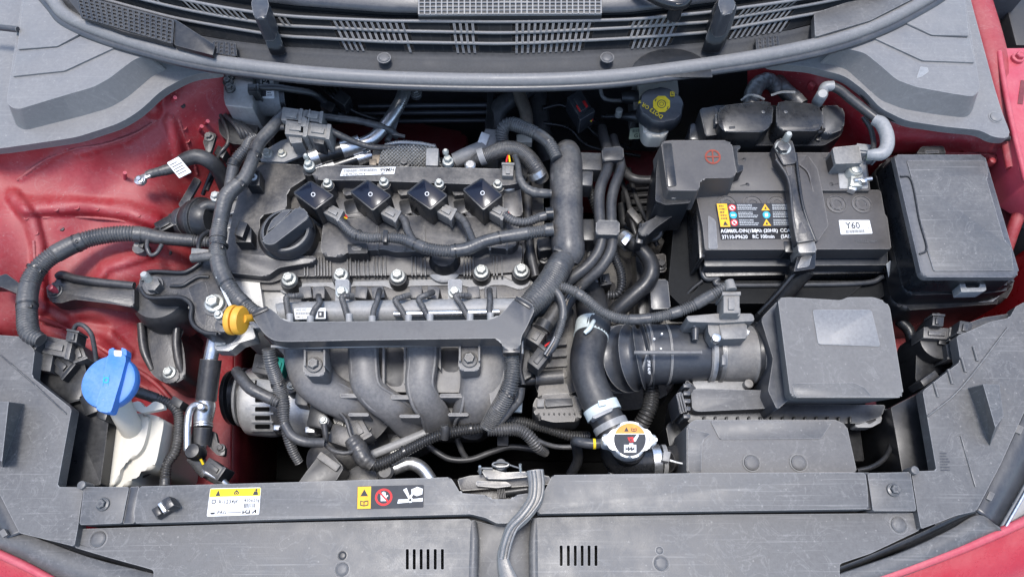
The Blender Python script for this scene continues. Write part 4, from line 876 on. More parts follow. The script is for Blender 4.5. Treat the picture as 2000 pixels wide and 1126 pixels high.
# ============================================================ engine
en = T('engine_block', 'aluminium engine block and gearbox deep in the bay', 'engine')
prism('block', [(470, 345), (1030, 345), (1040, 700), (560, 700), (480, 620)], -.075, -.40, 'castdark', bev=.004)
prism('timing_case', [(440, 360), (478, 345), (520, 640), (450, 640), (425, 560)], -.05, -.38, 'alu', rc=5, bev=.003)
for i in range(6): tube('case_rib', [(446, 390+i*28, -.047), (474, 382+i*28, -.047)], 3.5, 'alu', seg=8)
prism('head_flange', [(470, 556), (560, 560), (580, 548), (1030, 540), (1046, 556), (1040, 600), (560, 620), (500, 606)], -.062, -.1, 'alu', rc=8, bev=.003)
prism('gearbox', [(1045, 520), (1140, 480), (1240, 430), (1310, 470), (1320, 760), (1250, 800), (1050, 800)], -.22, -.45, 'castdark', rc=20, bev=.01)
prism('gearbox_top', [(1140, 560), (1195, 540), (1240, 640), (1190, 720), (1140, 700)], -.17, -.25, 'castdark', rc=14, bev=.008)
prism('starter_body', [(1020, 330), (1060, 330), (1064, 500), (1040, 540), (1020, 520)], -.1, -.25, 'castdark', rc=6)
tube('lower_pulley', [(455, 800, -.3), (520, 820, -.3)], 60, 'deep', seg=24)
prism('rear_head', [(520, 300), (1030, 312), (1030, 350), (510, 350)], -.085, -.3, 'castdark', rc=6)
for i in range(12):
    tube('gearbox_rib', [(1150+i*13, 585+i*4, -.185), (1158+i*12, 700+i*4, -.19)], 3, 'castdark', seg=6)

vc = T('valve_cover', 'dusty black plastic valve cover with ribs and flange bolts', 'valve cover')
prism('cover_base', [(470, 345), (512, 312), (596, 318), (616, 326), (1012, 332), (1030, 348), (1028, 480), (1022, 500), (1022, 545), (1004, 552), (985, 540), (580, 552), (560, 566), (520, 566), (470, 560), (440, 548), (434, 500), (446, 430), (462, 372)], -.055, -.078, 'valve', rc=8, bev=.004)
prism('front_skirt', [(448, 478), (600, 472), (1018, 470), (1020, 500), (1014, 530), (960, 534), (560, 540), (530, 552), (446, 545)], -.048, -.07, 'valve', rc=10, bev=.006, flare=.004)
prism('timing_plateau', [(474, 350), (514, 318), (592, 322), (602, 345), (560, 372), (560, 410), (508, 420), (506, 480), (530, 500), (620, 500), (612, 512), (545, 522), (520, 540), (446, 532), (440, 500), (452, 430), (466, 376)], -.034, -.06, 'valve', rc=8, bev=.004)
prism('rear_gallery', [(608, 330), (640, 322), (1000, 330), (1022, 340), (1020, 356), (990, 362), (700, 352), (640, 352), (612, 350)], -.006, -.06, 'valve', rc=10, bev=.010, seg=4)
for i, (u0, u1) in enumerate(((630, 720), (722, 800), (802, 905), (908, 1010))):
    prism('coil_well', [(u0, 362), (u1, 362), (u1, 424), (u0, 424)], -.036, -.06, 'valve', rc=8, bev=.004)
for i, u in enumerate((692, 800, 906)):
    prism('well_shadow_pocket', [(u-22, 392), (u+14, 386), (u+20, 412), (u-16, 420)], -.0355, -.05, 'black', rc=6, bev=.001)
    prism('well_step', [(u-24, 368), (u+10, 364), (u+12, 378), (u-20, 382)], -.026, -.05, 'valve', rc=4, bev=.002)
prism('front_plateau', [(632, 430), (760, 420), (1012, 424), (1014, 470), (1000, 486), (950, 482), (930, 492), (880, 488), (770, 492), (750, 486), (680, 492), (664, 502), (632, 500), (626, 486)], -.030, -.06, 'valve', rc=8, bev=.0045, seg=3)
for u in (735, 788, 826, 908, 955, 988): prism('plateau_rib', [(u, 440), (u+4, 440), (u+4, 488), (u, 488)], -.0275, -.04, 'valve', rc=1, bev=.0008)
prism('pocket_frame', [(678, 476), (716, 474), (718, 494), (680, 495)], -.024, -.05, 'black', rc=2, bev=.001); prism('pocket_pad', [(686, 481), (706, 480), (706, 488), (688, 489)], -.0232, -.03, 'valve', rc=3)
for u in [594, 600, 615, 621, 627, 633, 639, 645, 678, 684, 694, 700, 710, 718, 730, 736, 744, 752, 804, 811, 822, 830, 906, 912, 918, 924, 964, 970, 980]:
    prism('skirt_rib', [(u-1.4, 500), (u+1.4, 500), (u+2.2, 538), (u-1, 538)], -.044, -.07, 'valve', bev=.0006)
flg = prism('lower_flange', [(540, 556), (556, 540), (585, 540), (600, 548), (650, 546), (664, 556), (690, 545), (760, 546), (776, 558), (800, 546), (920, 544), (938, 550), (960, 540), (1000, 540), (1018, 548), (1034, 540), (1036, 556), (1016, 566), (985, 556), (960, 556), (940, 566), (900, 556), (800, 558), (776, 568), (750, 558), (690, 558), (664, 570), (640, 558), (590, 560), (566, 574), (548, 570)], -.056, -.08, 'greytube', rc=5, bev=.002)
for u, v in ((565, 545), (666, 537), (777, 539), (940, 530), (1018, 528)):
    lathe('bolt_boss', (u, v+3, -.042), [(20, -.03), (19, -.006), (17, 0)], 'black', seg=22); bolt(u, v, -.038, 14.5, 'zinc', tall=1.1)
for u, v in ((640, 359), (750, 356), (858, 359), (972, 361)):
    lathe('bolt_boss', (u, v+4, -.012), [(14, -.04), (13, 0)], 'valve', seg=18); bolt(u, v, -.006, 9.5, 'zinc', tall=1.3)
for u, v in ((604, 324), (875, 315)):
    lathe('bolt_boss', (u, v+8, -.01), [(14, -.05), (13, 0)], 'black', seg=18); bolt(u, v, -.002, 11, 'zinc', tall=1.3); lathe('ball_stud', (u-4, v-14, .006), [(3, -.02), (4, 0), (6, .003), (6, .007), (3, .010)], 'zinc', seg=12)
for (u, v, w, l) in ((475, 458, 32, 30), (494, 347, 26, 30)):
    cbox('cover_boss', u, v, -.012, w, l, .04, 'black', 0, .0015); cyl('boss_insert', u, v-2, -.0105, 8, .004, 's_grey', seg=18); cyl('insert_hole', u, v-2, -.0102, 4.5, .002, 'deep', seg=14)
lathe('pcv_valve', (868, 505, -.04), [(34, -.035), (33, -.015), (31, -.012), (31, -.006), (28, -.003), (28, .004), (23, .010), (8, .013)], 'black', seg=30)
lathe('pcv_ring', (868, 520, -.05), [(34, -.02), (34, .0), (30, .002)], 'greytube', seg=30)
decal('engine_sticker', [(669, 330), (773, 326), (770, 340), (664, 344)], -.0052, [('b', .3, .12, 5.0, .52, 's_dark'), ('t', 'G4LFKD023414', .35, .96, .46, 's_black'), ('t', '99MH', 5.3, .66, .8, 's_black'), ('t', 'M/T', 5.6, .98, .36, 's_black')], 7.4, label='white barcode sticker reading 99MH')

oc = T('oil_filler_cap', 'round black oil filler cap with diagonal grip bar', 'cap')
lathe('neck', (560, 456, -.03), [(58, -.03), (56, .0), (50, .004)], 'black', seg=40)
lathe('rim', (557, 448, -.006), [(49, -.022), (49, -.008), (48, -.003), (46, -.0005), (42, .0), (40, -.008), (10, -.010)], 'plastic', seg=48)
prism('grip', [(511, 468), (516, 462), (580, 404), (590, 404), (603, 418), (602, 426), (536, 476), (526, 478), (513, 474)], .012, -.012, 'plastic', rc=4, bev=.003)
prism('grip_dish', [(520, 454), (530, 430), (552, 412), (572, 408), (545, 436)], .004, -.012, 'plastic', rc=8, bev=.002)
decal('cap_lettering', [(545, 476), (594, 446), (598, 452), (549, 482)], -.008, [('t', 'SAE 0W-20', .1, .9, 1.0, 'trim')], 7, back=None)

CO = [([(572, 376), (606, 352), (653, 382), (616, 410)], (651, 413), 'first from the oil filler cap'), ([(683, 374), (718, 350), (765, 382), (728, 412)], (763, 415), 'second from the oil filler cap'),
      ([(793, 376), (827, 348), (875, 381), (841, 410)], (872, 411), 'third from the oil filler cap'), ([(903, 370), (941, 346), (982, 381), (944, 411)], (972, 411), 'fourth from the oil filler cap')]
for q, (cu, cv), wh in CO:
    T('ignition_coil', f'glossy black square ignition coil, {wh}', 'ignition coil', 'ignition coils on the valve cover')
    prism('case', q, .012, -.035, 'cleanblack', rc=3, bev=.0018)
    c = (sum(a for a, b in q)/4, sum(b for a, b in q)/4)
    top = prism('resin_top', [(c[0]+(a-c[0])*.88, c[1]+(b-c[1])*.88) for a, b in q], .0128, .010, 'gloss', rc=2, bev=.0003)
    decal('ring_mark', [(c[0]-5, c[1]-5), (c[0]+5, c[1]-5), (c[0]+5, c[1]+5), (c[0]-5, c[1]+5)], .0129, [('o', .5, .5, .3, .42, 's_white')], 1, back=None, p=top)
    connector(cu, cv, -.004, 34, 22, 28, 'greyplug', .02, wires=3)

# ignition harness
ih = T('ignition_harness', 'grey ribbed loom branching to the four ignition coils', 'wiring loom')
tube('trunk', [(652, 420, -.012), (668, 436, -.008), (690, 456, -.004), (720, 464, -.004), (758, 464, -.004), (790, 468, -.002), (830, 484, .0), (870, 490, .002), (910, 486, .002), (950, 470, .002), (1000, 460, .002), (1080, 448, .002)], [8, 9, 10, 10, 10, 11, 12, 12.5, 12.5, 12, 12, 12], 'loom', 'mix', seg=14, pitch=5)
tube('branch', [(776, 420, -.012), (790, 430, -.006), (796, 450, -.002), (808, 470, .0), (830, 484, .0)], 8, 'tape', 'tape', seg=12)
tube('branch', [(888, 418, -.01), (905, 430, -.004), (915, 450, .0), (924, 470, .002), (935, 478, .002)], 8, 'tape', 'tape', seg=12)
tube('branch', [(985, 420, -.006), (1005, 432, -.002), (1030, 433, .0), (1055, 424, .0), (1080, 418, .002)], 9, 'loom', 'mix', seg=12)
for a, b in ((1066, 418), (1066, 448)): tube('clip_collar', [(a, b, .002), (a+14, b-1, .002)], 13, 'black', seg=14)
cbox('loom_clip', 752, 460, .006, 10, 24, .01, 'black', 5)
# main engine harness
mh = T('engine_harness', 'thick grey corrugated harness down the timing side of the engine', 'wiring loom')
tube('trunk', [(556, 222, .0), (530, 252, .004), (506, 280, .006), (491, 318, .008), (476, 350, .008), (452, 372, .008), (440, 390, .008), (432, 425, .008), (426, 462, .01), (426, 500, .01), (436, 540, .01), (458, 575, .01), (486, 602, .008), (512, 620, .004)], [11, 12, 12, 12, 13, 15, 15, 14, 15, 16, 16, 15.5, 15, 15], 'loom', 'mix', seg=16, pitch=4.8, amp=.09)
tube('branch', [(500, 268, -.004), (489, 274, .0), (482, 290, .004), (468, 304, .006), (458, 320, .006), (453, 342, .006), (448, 368, .006)], [8, 9, 11, 11, 11, 11, 10], 'loom', 'mix', seg=14, pitch=4.8)
tube('branch', [(430, 498, .012), (405, 501, .012), (376, 504, .008)], [10, 9, 9], 'tape', 'tape', seg=12)
tube('tape_band', [(458, 316, .007), (454, 326, .007)], 12.5, 'black', seg=14); tube('tape_band', [(427, 452, .01), (426, 466, .01)], 16.5, 'tape', seg=16)
cbox('harness_clip', 390, 492, .01, 34, 14, .016, 'greyplug', 5); cbox('harness_clip', 470, 446, .0, 18, 30, .02, 'black', 20)
tube('vent_pipe', [(408, 452, -.02), (394, 462, -.015), (388, 480, -.012), (390, 510, -.015)], 5, 'black', seg=10)
tube('tie_strap', [(424, 540, .018), (452, 602, .014)], 3, 's_grey', seg=6, flat=.4)
bolt(422, 384, .004, 11, 'zinc', p=None)
cn = T('harness_junction', 'cluster of dusty grey wiring plugs on a metal bracket', 'connector')
prism('bracket', [(507, 314), (513, 296), (550, 274), (572, 268), (600, 270), (608, 296), (556, 316)], -.03, -.034, 'greytube', rc=4, bev=.001)
bolt(522, 300, -.028, 11, 'zinc'); bolt(551, 300, -.028, 9, 'zinc')
for u, v, ww, ll, an in ((570, 224, 40, 26, 8), (612, 226, 36, 20, 8), (578, 248, 42, 30, 5), (622, 254, 46, 26, 8), (594, 238, 18, 46, 8)): connector(u, v, .012, ww, ll, an, 'greyplug', .03)
prism('rubber_tab', [(562, 262), (588, 262), (590, 278), (568, 280)], .006, -.02, 'greyplug', rc=2); prism('rubber_tab', [(610, 264), (634, 266), (632, 282), (612, 278)], .006, -.02, 'rubber', rc=2)
tube('plug_lead', [(632, 228, .0), (665, 232, -.004), (700, 236, -.01), (740, 246, -.02), (764, 256, -.03), (776, 268, -.04)], 7, 'tape', 'tape', seg=10)
tube('plug_lead', [(646, 256, .0), (672, 268, -.006), (700, 280, -.014), (730, 288, -.02), (760, 288, -.026), (800, 286, -.03)], [7, 6.5, 6, 6, 6, 6], 'tape', 'tape', seg=10)
tube('plug_lead', [(556, 248, .0), (540, 250, .0), (526, 258, .002)], 6, 'tape', 'tape', seg=10)
# A/C hoses at the back
ah = T('air_con_hose', 'silver pipe crimped to a short black hose behind the valve cover', 'hose')
tube('pipe', [(792, 165, -.02), (786, 190, -.02), (770, 220, -.024), (748, 250, -.028), (726, 272, -.03), (700, 284, -.03)], 13, 'steel', seg=18)
tube('crimp', [(704, 281, -.03), (668, 292, -.03)], 18, 'steel', seg=20); tube('rubber_hose', [(672, 290, -.03), (620, 306, -.03)], 17, 'cleanblack', seg=20); tube('crimp', [(622, 304, -.03), (606, 310, -.03)], 19, 'steel', seg=20)
tube('thin_pipe', [(776, 220, -.05), (768, 250, -.05), (756, 276, -.05)], 6, 'greytube', seg=10); cbox('pipe_bracket', 776, 262, -.03, 30, 5, .004, 'worn', 12, .0005)
bolt(812, 182, -.03, 12, 'castdark')
ah2 = T('air_con_hose', 'second lower crimped hose beside the heat shield', 'hose')
tube('crimp', [(726, 302, -.045), (694, 312, -.045)], 13, 'steel', seg=18); tube('rubber_hose', [(698, 311, -.045), (652, 326, -.045)], 13, 'cleanblack', seg=18); tube('crimp', [(654, 325, -.045), (620, 334, -.045)], 14, 'steel', seg=18)
cbox('copper_tab', 728, 316, -.03, 14, 12, .004, 'brownpipe', 0); cbox('heat_block', 736, 302, -.032, 18, 34, .03, 'brownpipe', 4)
# heat shield, dimpled
hs = T('heat_shield', 'dimpled silver exhaust heat shield behind the valve cover', 'heat shield')
def hhs(u, v):
    d = math.hypot(u-790, v-318)
    return -.03+.0035*math.sin(u*.9)*math.sin(v*.9)-.00004*(v-300)**2*.3+.006*math.exp(-((u-800)/70)**2)+.006*math.exp(-(d/16)**2)
sheet('shield', interp([(282, 752), (300, 744), (330, 738)]), interp([(282, 850), (300, 856), (330, 864)]), 282, 334, 90, 46, hhs, 'alu')
tube('shield_edge', [(752, 284, -.028), (780, 278, -.024), (820, 280, -.024), (850, 286, -.028)], 4, 'alu', 'loom', seg=8)
bolt(790, 320, -.022, 11, 'castdark'); cbox('shield_strap', 844, 306, -.014, 24, 34, .012, 'greytube', 2)
# loom behind
rl = T('sensor_loom', 'grey corrugated loom arching behind the valve cover', 'wiring loom')
tube('loom', [(983, 282, -.03), (980, 262, -.015), (986, 246, -.004), (1002, 242, .0), (1024, 250, .004), (1050, 262, .008), (1074, 282, .010), (1088, 310, .008)], [11, 12, 12.5, 13, 12.5, 12, 12, 12], 'loom', 'mix', seg=16, pitch=4.8)
bh = T('braided_hose', 'braided breather hose with clamp behind the valve cover', 'hose')
tube('hose', [(925, 316, -.03), (945, 306, -.02), (970, 296, -.014), (990, 291, -.01), (1012, 294, -.008), (1032, 308, -.01), (1048, 330, -.014), (1058, 350, -.03)], [10, 14, 16, 16, 16, 16, 16, 15], 'tape', 'loom', seg=18, pitch=3.0, amp=.05)
tube('clamp', [(1046, 334, -.014), (1052, 345, -.02)], 18, 'steel', seg=18); tube('clamp', [(936, 308, -.022), (947, 304, -.02)], 17.5, 'greytube', seg=16)
lathe('elbow', (918, 320, -.012), [(11, -.05), (11, -.002), (8, 0)], 'steel', seg=18)
gt_ = T('coolant_outlet', 'pale grey plastic coolant outlet behind the engine', 'coolant pipe')
tube('outlet', [(888, 314, -.045), (915, 302, -.04), (945, 288, -.04), (958, 268, -.045)], [15, 16, 16, 15], 'greytube', seg=18); cbox('outlet_ear', 945, 270, -.028, 18, 22, .02, 's_white', 20); cbox('outlet_ear', 1024, 270, -.04, 30, 16, .012, 'whitepoly', 0)
cbox('outlet_body', 958, 272, -.03, 28, 44, .05, 'greytube', 5, .004)
hp = T('heater_hose', 'curved black heater hose crossing behind the brown pipe', 'hose')
tube('hose', [(1036, 165, -.06), (1004, 190, -.06), (975, 212, -.06), (966, 240, -.07), (968, 275, -.09)], 19, 'rubber', seg=16)
T('heater_hose', 'straight black heater hose beside the brown pipe at the bulkhead', 'hose')
tube('hose', [(1048, 165, -.08), (1052, 210, -.085), (1060, 270, -.1), (1070, 310, -.12)], 19, 'rubber', seg=16)
T('heater_pipe', 'brown metal pipe rising to the bulkhead', 'pipe')
tube('pipe', [(1005, 165, -.05), (1018, 195, -.05), (1028, 225, -.055), (1030, 275, -.07)], 13, 'brownpipe', seg=16)
solo(cbox('cable_trunk', 957, 215, -.05, 14, 80, .02, 'black', 2, p=0), 'black upright cable trunk at the bulkhead', 'cable trunk')
solo(tube('coolant_hose', [(1030, 360, -.05), (1030, 400, -.045), (1032, 440, -.045), (1036, 490, -.045), (1046, 540, -.05)], 9, 'rubber', seg=12, p=0), 'grey hose running down beside the valve cover end', 'hose')
cs = T('cam_sensor', 'silver ring cam sensor with black plug', 'sensor')
lathe('sensor_base', (992, 352, -.012), [(20, -.04), (19, -.006), (16, -.004), (16, .002), (13, .003)], 'alu', seg=26); connector(992, 330, .004, 26, 22, -88, 'greyplug', .02, wires=2)
prism('sensor_pad', [(980, 364), (1016, 362), (1022, 420), (985, 428)], -.024, -.06, 'valve', rc=6, bev=.003)
sw = T('breather_tube', 'thin taped lead from cam sensor to the harness duct', 'wiring harness')
tube('lead', [(1006, 306, .0), (1012, 325, .006), (1014, 345, .008), (1024, 364, .008), (1044, 376, .006), (1076, 378, .004)], [6, 6, 7, 8, 10, 8], 'tape', 'tape', seg=12)
# harness ducts
dv = T('harness_duct', 'upright dusty black harness duct beside the coolant pipes', 'duct')
tube('channel', [(1108, 292, -.02), (1107, 306, -.012), (1106, 330, -.012), (1106, 400, -.012), (1108, 460, -.012), (1110, 490, -.014), (1106, 512, -.018)], [22, 29, 32, 32, 32, 32, 24], 'valve', seg=26)
cbox('duct_tab', 1148, 314, -.012, 56, 34, .03, 'rubber', 2, .002); cbox('duct_tab', 1142, 345, -.016, 34, 34, .03, 'plastic', 4, .004); cbox('duct_clip', 1150, 448, -.022, 34, 42, .03, 'black', 0, .002); cbox('duct_clip', 1136, 412, -.012, 6, 20, .02, 'black')
tube('duct_seam', [(1130, 470, .0), (1138, 480, -.006), (1132, 505, -.012)], 3, 'greytube', seg=6)
cbox('duct_latch', 1098, 488, .004, 34, 9, .012, 'black', 18, .001)
prism('duct_foot', [(1048, 466), (1076, 462), (1080, 486), (1052, 490)], -.03, -.06, 'rubber', rc=4, bev=.003); bolt(1062, 506, -.06, 10, 'castdark')
dh = T('harness_duct', 'long horizontal dusty black harness duct above the intake runners', 'duct')
prism('channel', [(488, 612), (500, 601), (522, 598), (542, 612), (554, 628), (700, 627), (966, 624), (986, 606), (1006, 580), (1014, 578), (1044, 596), (1045, 604), (1026, 644), (1018, 656), (1016, 684), (982, 685), (979, 660), (700, 664), (560, 667), (534, 665), (516, 652)], .022, -.006, 'plastic', rc=12, bev=.008, seg=4)
tube('lower_lip', [(530, 676, -.002), (600, 677, -.002), (760, 674, -.002), (900, 671, -.002), (978, 670, -.002)], 3, 'greytube', seg=8)
cbox('duct_latch', 507, 607, .024, 34, 8, .01, 'black', -24, .001); cbox('duct_latch', 1022, 590, .024, 36, 8, .01, 'black', 32, .001); cbox('duct_latch', 999, 684, .022, 34, 9, .012, 'cleanblack', -1, .001)
tube('side_seam', [(1046, 606, -.004), (1022, 654, -.006), (1020, 690, -.01)], 2.5, 'greytube', seg=6)
hx = T('harness_bridge', 'thick tape wrapped harness joining the two ducts', 'wiring loom')
tube('loom', [(1106, 496, -.014), (1092, 520, -.008), (1072, 556, -.002), (1048, 582, .002), (1024, 606, .002)], [22, 24, 26, 25, 22], 'tape', 'mix', seg=22, pitch=5, amp=.06)
# fuel rail and injectors
fr = T('fuel_rail', 'silver fuel rail with barcode sticker and injectors', 'fuel rail')
tube('rail', [(566, 612, -.022), (580, 611, -.022), (980, 604, -.022), (996, 603, -.022)], [17, 22, 22, 16], 'greytube', seg=20)
tube('rail_pipe', [(770, 613, -.004), (880, 611, -.004), (975, 609, -.004)], 6, 'steel', seg=12)
for u in (668, 888):
    t_ = prism('rail_tab', [(u-13, 545), (u+14, 545), (u+14, 592), (u-13, 594)], -.018, -.03, 'greytube', rc=3); bolt(u, 571, -.016, 13, 'zinc', p=t_)
decal('rail_sticker', [(575, 602), (636, 601), (636, 622), (576, 623)], .001, [('t', 'A05-0G', .15, .26, .3, 's_black'), ('b', .1, .36, 1.9, .6, 's_dark'), ('t', '04012', .15, .9, .26, 's_black'), ('r', 2.2, .3, 2.75, .9, 's_dark'), ('r', 2.35, .45, 2.5, .7, 's_white')], 2.9, label='small white barcode sticker')
prism('gasket_band', [(556, 556), (1036, 548), (1042, 580), (560, 590)], -.058, -.08, 'castdark', rc=4)
for k, u in enumerate((596, 622, 705, 738, 812, 846, 925, 958)):
    cbox('injector_plug', u, 570, -.022, 24, 24, .03, 'castdark', -8+k % 3*8, .002)
    cbox('injector_body', u, 578, -.03, 18, 26, .03, 'black', 0, .002)
for k, (a, b, c) in enumerate((((590, 578), (560, 580), (566, 618)), ((622, 578), (624, 592), (606, 622)), ((688, 578), (668, 580), (682, 618)), ((742, 566), (736, 590), (727, 622)), ((800, 576), (772, 586), (798, 620)), ((846, 570), (818, 584), (840, 618)), ((918, 578), (890, 578), (918, 616)), ((956, 566), (957, 590), (958, 616)))):
    tube('injector_lead', [(*a, -.01), ((a[0]+b[0])/2, (a[1]+b[1])/2-1, .0), (*b, .002), ((b[0]+c[0])/2-2, (b[1]+c[1])/2, .004), (c[0], c[1]+12, .006)], 6, 'tape', 'tape' if k % 2 else 'loom', seg=10, pitch=4)
    tube('lead_ferrule', [(c[0], c[1]-4, .008), (c[0], c[1]+12, .008)], 7, 'greytube', seg=10)
# intake manifold
im = T('intake_manifold', 'dusty black intake manifold with four curved runners', 'intake manifold')
prism('lower_web', [(566, 676), (986, 672), (990, 740), (975, 800), (930, 828), (730, 826), (660, 795), (590, 752)], -.105, -.22, 'manifold', rc=14, bev=.006)
prism('plenum_web', [(568, 676), (984, 672), (986, 738), (960, 762), (890, 766), (730, 764), (660, 756), (600, 728)], -.068, -.22, 'manifold', rc=14, bev=.008)
RUN = [([(598, 668, -.055), (600, 700, -.055), (612, 738, -.058), (645, 768, -.066), (690, 792, -.082), (742, 834, -.12)], [40, 40, 38, 35, 33, 30]),
       ([(710, 668, -.05), (710, 705, -.05), (716, 748, -.054), (740, 778, -.064), (774, 802, -.08), (808, 836, -.12)], [28, 28, 28, 28, 29, 29]),
       ([(826, 668, -.05), (825, 705, -.05), (821, 748, -.054), (830, 780, -.064), (848, 808, -.085), (860, 838, -.12)], [29, 29, 28, 28, 28, 29]),
       ([(944, 668, -.055), (946, 705, -.055), (944, 750, -.058), (934, 785, -.068), (918, 810, -.088), (912, 838, -.12)], [44, 44, 42, 39, 34, 30])]
for pts, rr in RUN:
    rn_ = tube('runner', pts, [x*1.08 for x in rr], 'manifold', seg=24, flat=.62)
    for sgn in (-1, 1):
        tube('runner_seam', [(u+sgn*r*.84, v+(0 if i < 3 else -sgn*r*.4), h+.0065) for i, ((u, v, h), r) in enumerate(zip(pts, rr))], 3.6, 'manifold', seg=8, p=rn_)
for u, a, b in ((768, 690, 744), (878, 690, 716)):
    prism('web_pocket', [(u-16, a-12), (u+20, a-12), (u+20, b), (u+14, b+10), (u-6, b+10), (u-16, b)], -.0675, -.15, 'deep', rc=8, bev=.0005)
    prism('pocket_wall', [(u-22, a-14), (u-17, a-14), (u-17, b+6), (u-22, b)], -.052, -.15, 'manifold', bev=.001); prism('pocket_wall', [(u+21, a-14), (u+26, a-14), (u+26, b), (u+21, b+6)], -.052, -.15, 'manifold', bev=.001)
for u, v in ((690, 772), (790, 775), (885, 772)):
    prism('cross_rib', [(u-26, v-4), (u+24, v-4), (u+24, v+4), (u-26, v+4)], -.055, -.14, 'manifold', rc=2, bev=.0015)
    prism('cross_rib', [(u-10, v+34), (u+30, v+34), (u+30, v+40), (u-10, v+40)], -.062, -.14, 'manifold', rc=2, bev=.0015)
for u, v in ((614, 712), (917, 702)):
    tb = prism('mount_tab', [(u-20, v-28), (u+18, v-28), (u+21, v+14), (u+16, v+22), (u-16, v+22), (u-22, v+14)], -.012, -.05, 'manifold', rc=6, bev=.002); bolt(u, v, -.0105, 16, 'castdark', p=tb)
    for s_ in (-21, 17): prism('tab_cheek', [(u+s_, v-30), (u+s_+4, v-30), (u+s_+4, v+2), (u+s_, v+2)], -.004, -.03, 'manifold', p=tb, bev=.0008)
prism('end_flange', [(958, 690), (984, 690), (984, 780), (960, 800), (955, 760)], -.045, -.1, 'manifold', rc=8, bev=.003)
prism('lower_ledge', [(600, 800), (930, 820), (950, 832), (720, 836)], -.15, -.2, 'manifold', rc=4)
# alternator
al = T('alternator', 'silver finned alternator below the intake manifold', 'alternator')
AXA = (1, .06, .08)
lathe('drive_pulley', (462, 775, -.17), [(30, -.012), (52, -.008), (54, -.002), (46, .001), (46, .007), (54, .010), (50, .03)], 'black', axis=AXA, seg=36)
tube('pulley_ring', [(474, 775, -.165), (478, 775, -.165)], 57, 'greytube', seg=40)
tube('front_shell', [(484, 782, -.17), (496, 782, -.17), (540, 784, -.17), (552, 784, -.17)], [58, 66, 68, 64], 'castalu', seg=40)
tube('stator_band', [(546, 785, -.17), (572, 786, -.17)], 65, 'castdark', seg=40)
tube('rear_shell', [(566, 786, -.17), (576, 786, -.17), (625, 788, -.17), (640, 790, -.175)], [66, 68, 68, 56], 'castalu', seg=40)
def on_can(u, v, off):      # pixel carried onto the alternator's round shell
    c = P(560, 784, -.17); rr = 68*S(560, 784, -.17)+off
    q = AX + RX*((u-1000)/F) + UP*((563-v)/F); oy, oz = CAM.y-c.y, CAM.z-c.z
    A_ = q.y*q.y+q.z*q.z; B_ = 2*(oy*q.y+oz*q.z); C_ = oy*oy+oz*oz-rr*rr; D_ = B_*B_-4*A_*C_
    if D_ < 0: return None
    return CAM+q*((-B_-math.sqrt(D_))/(2*A_))
def can_patch(name, u0, u1, v0, v1, mat, off):
    bm = bmesh.new(); top = []; low = []
    for u, v in rounded([(u0, v0), (u1, v0), (u1, v1), (u0, v1)], 2, 3):
        a, b = on_can(u, v, off), on_can(u, v, -.004)
        if a is None or b is None: bm.free(); return
        top.append(bm.verts.new(a)); low.append(bm.verts.new(b))
    bm.faces.new(top)
    for k in range(len(top)): bm.faces.new((top[k], low[k], low[(k+1) % len(top)], top[(k+1) % len(top)]))
    fin(name, bm, mat, None, 30)
for v0 in (742, 758, 776, 794, 811, 828): can_patch('vent_slot', 498, 527, v0, v0+9, 'void', .0006)
for v0 in (760, 778, 796, 813, 830): can_patch('vent_slot', 590, 616, v0, v0+9, 'void', .0006)
for v0 in (738, 753, 769, 787, 805, 822, 839): can_patch('vent_bar', 490, 534, v0, v0+3.4, 'castalu', .0022)
for v0 in (754, 771, 789, 807, 824): can_patch('vent_bar', 584, 622, v0, v0+3.4, 'castalu', .0022)
bolt(569, 752, -.09, 9, 'zinc'); cyl('mount_boss', 567, 755, -.092, 13, .03, 'castdark')
connector(516, 712, -.075, 44, 36, 12, 'rubber', .03); connector(544, 712, -.08, 20, 30, 12, 's_teal', .02); cbox('frame_bracket', 520, 752, -.088, 40, 24, .012, 'greytube', 6, .002)
cbox('brush_cover', 622, 806, -.085, 40, 60, .04, 'black', 12, .004); cyl('terminal_stud', 633, 822, -.07, 10, .02, 'castdark'); bolt(632, 820, -.066, 8, 'zinc')
tube('terminal_boot', [(633, 826, -.066), (636, 850, -.07), (636, 866, -.075)], [6, 6, 5], 'rubber', seg=10)
cbox('stay_lug', 605, 838, -.1, 18, 12, .02, 'steel', 0); cbox('stay_lug', 545, 834, -.1, 22, 10, .02, 'steel', 0)
prism('rear_stay', [(598, 770), (622, 764), (640, 800), (650, 840), (636, 846), (612, 812)], -.108, -.13, 'castdark', rc=5, bev=.002); bolt(642, 838, -.106, 9, 'zinc')
cbox('regulator', 590, 770, -.098, 26, 40, .03, 'greyplug', 8, .002); connector(664, 800, -.08, 30, 22, 40, 'black', .024, wires=3)
# alternator looms
aw = T('alternator_harness', 'ribbed looms dropping from the duct to the alternator', 'wiring loom')
tube('trunk', [(524, 680, .0), (528, 705, -.01), (538, 735, -.03), (548, 765, -.045), (553, 790, -.05), (555, 820, -.055), (562, 850, -.06), (572, 880, -.07), (584, 902, -.08)], [12, 12, 12.5, 13, 13, 10, 10, 9, 8], 'loom', 'loom', seg=14, pitch=4.6)
tube('branch', [(462, 724, -.055), (472, 738, -.045), (490, 758, -.04), (516, 772, -.042), (545, 786, -.046)], [10, 11, 11.5, 11, 11], 'tape', 'mix', seg=14)
tube('branch', [(556, 828, -.05), (570, 850, -.05), (595, 862, -.052), (632, 864, -.06)], 9, 'loom', 'mix', seg=12)
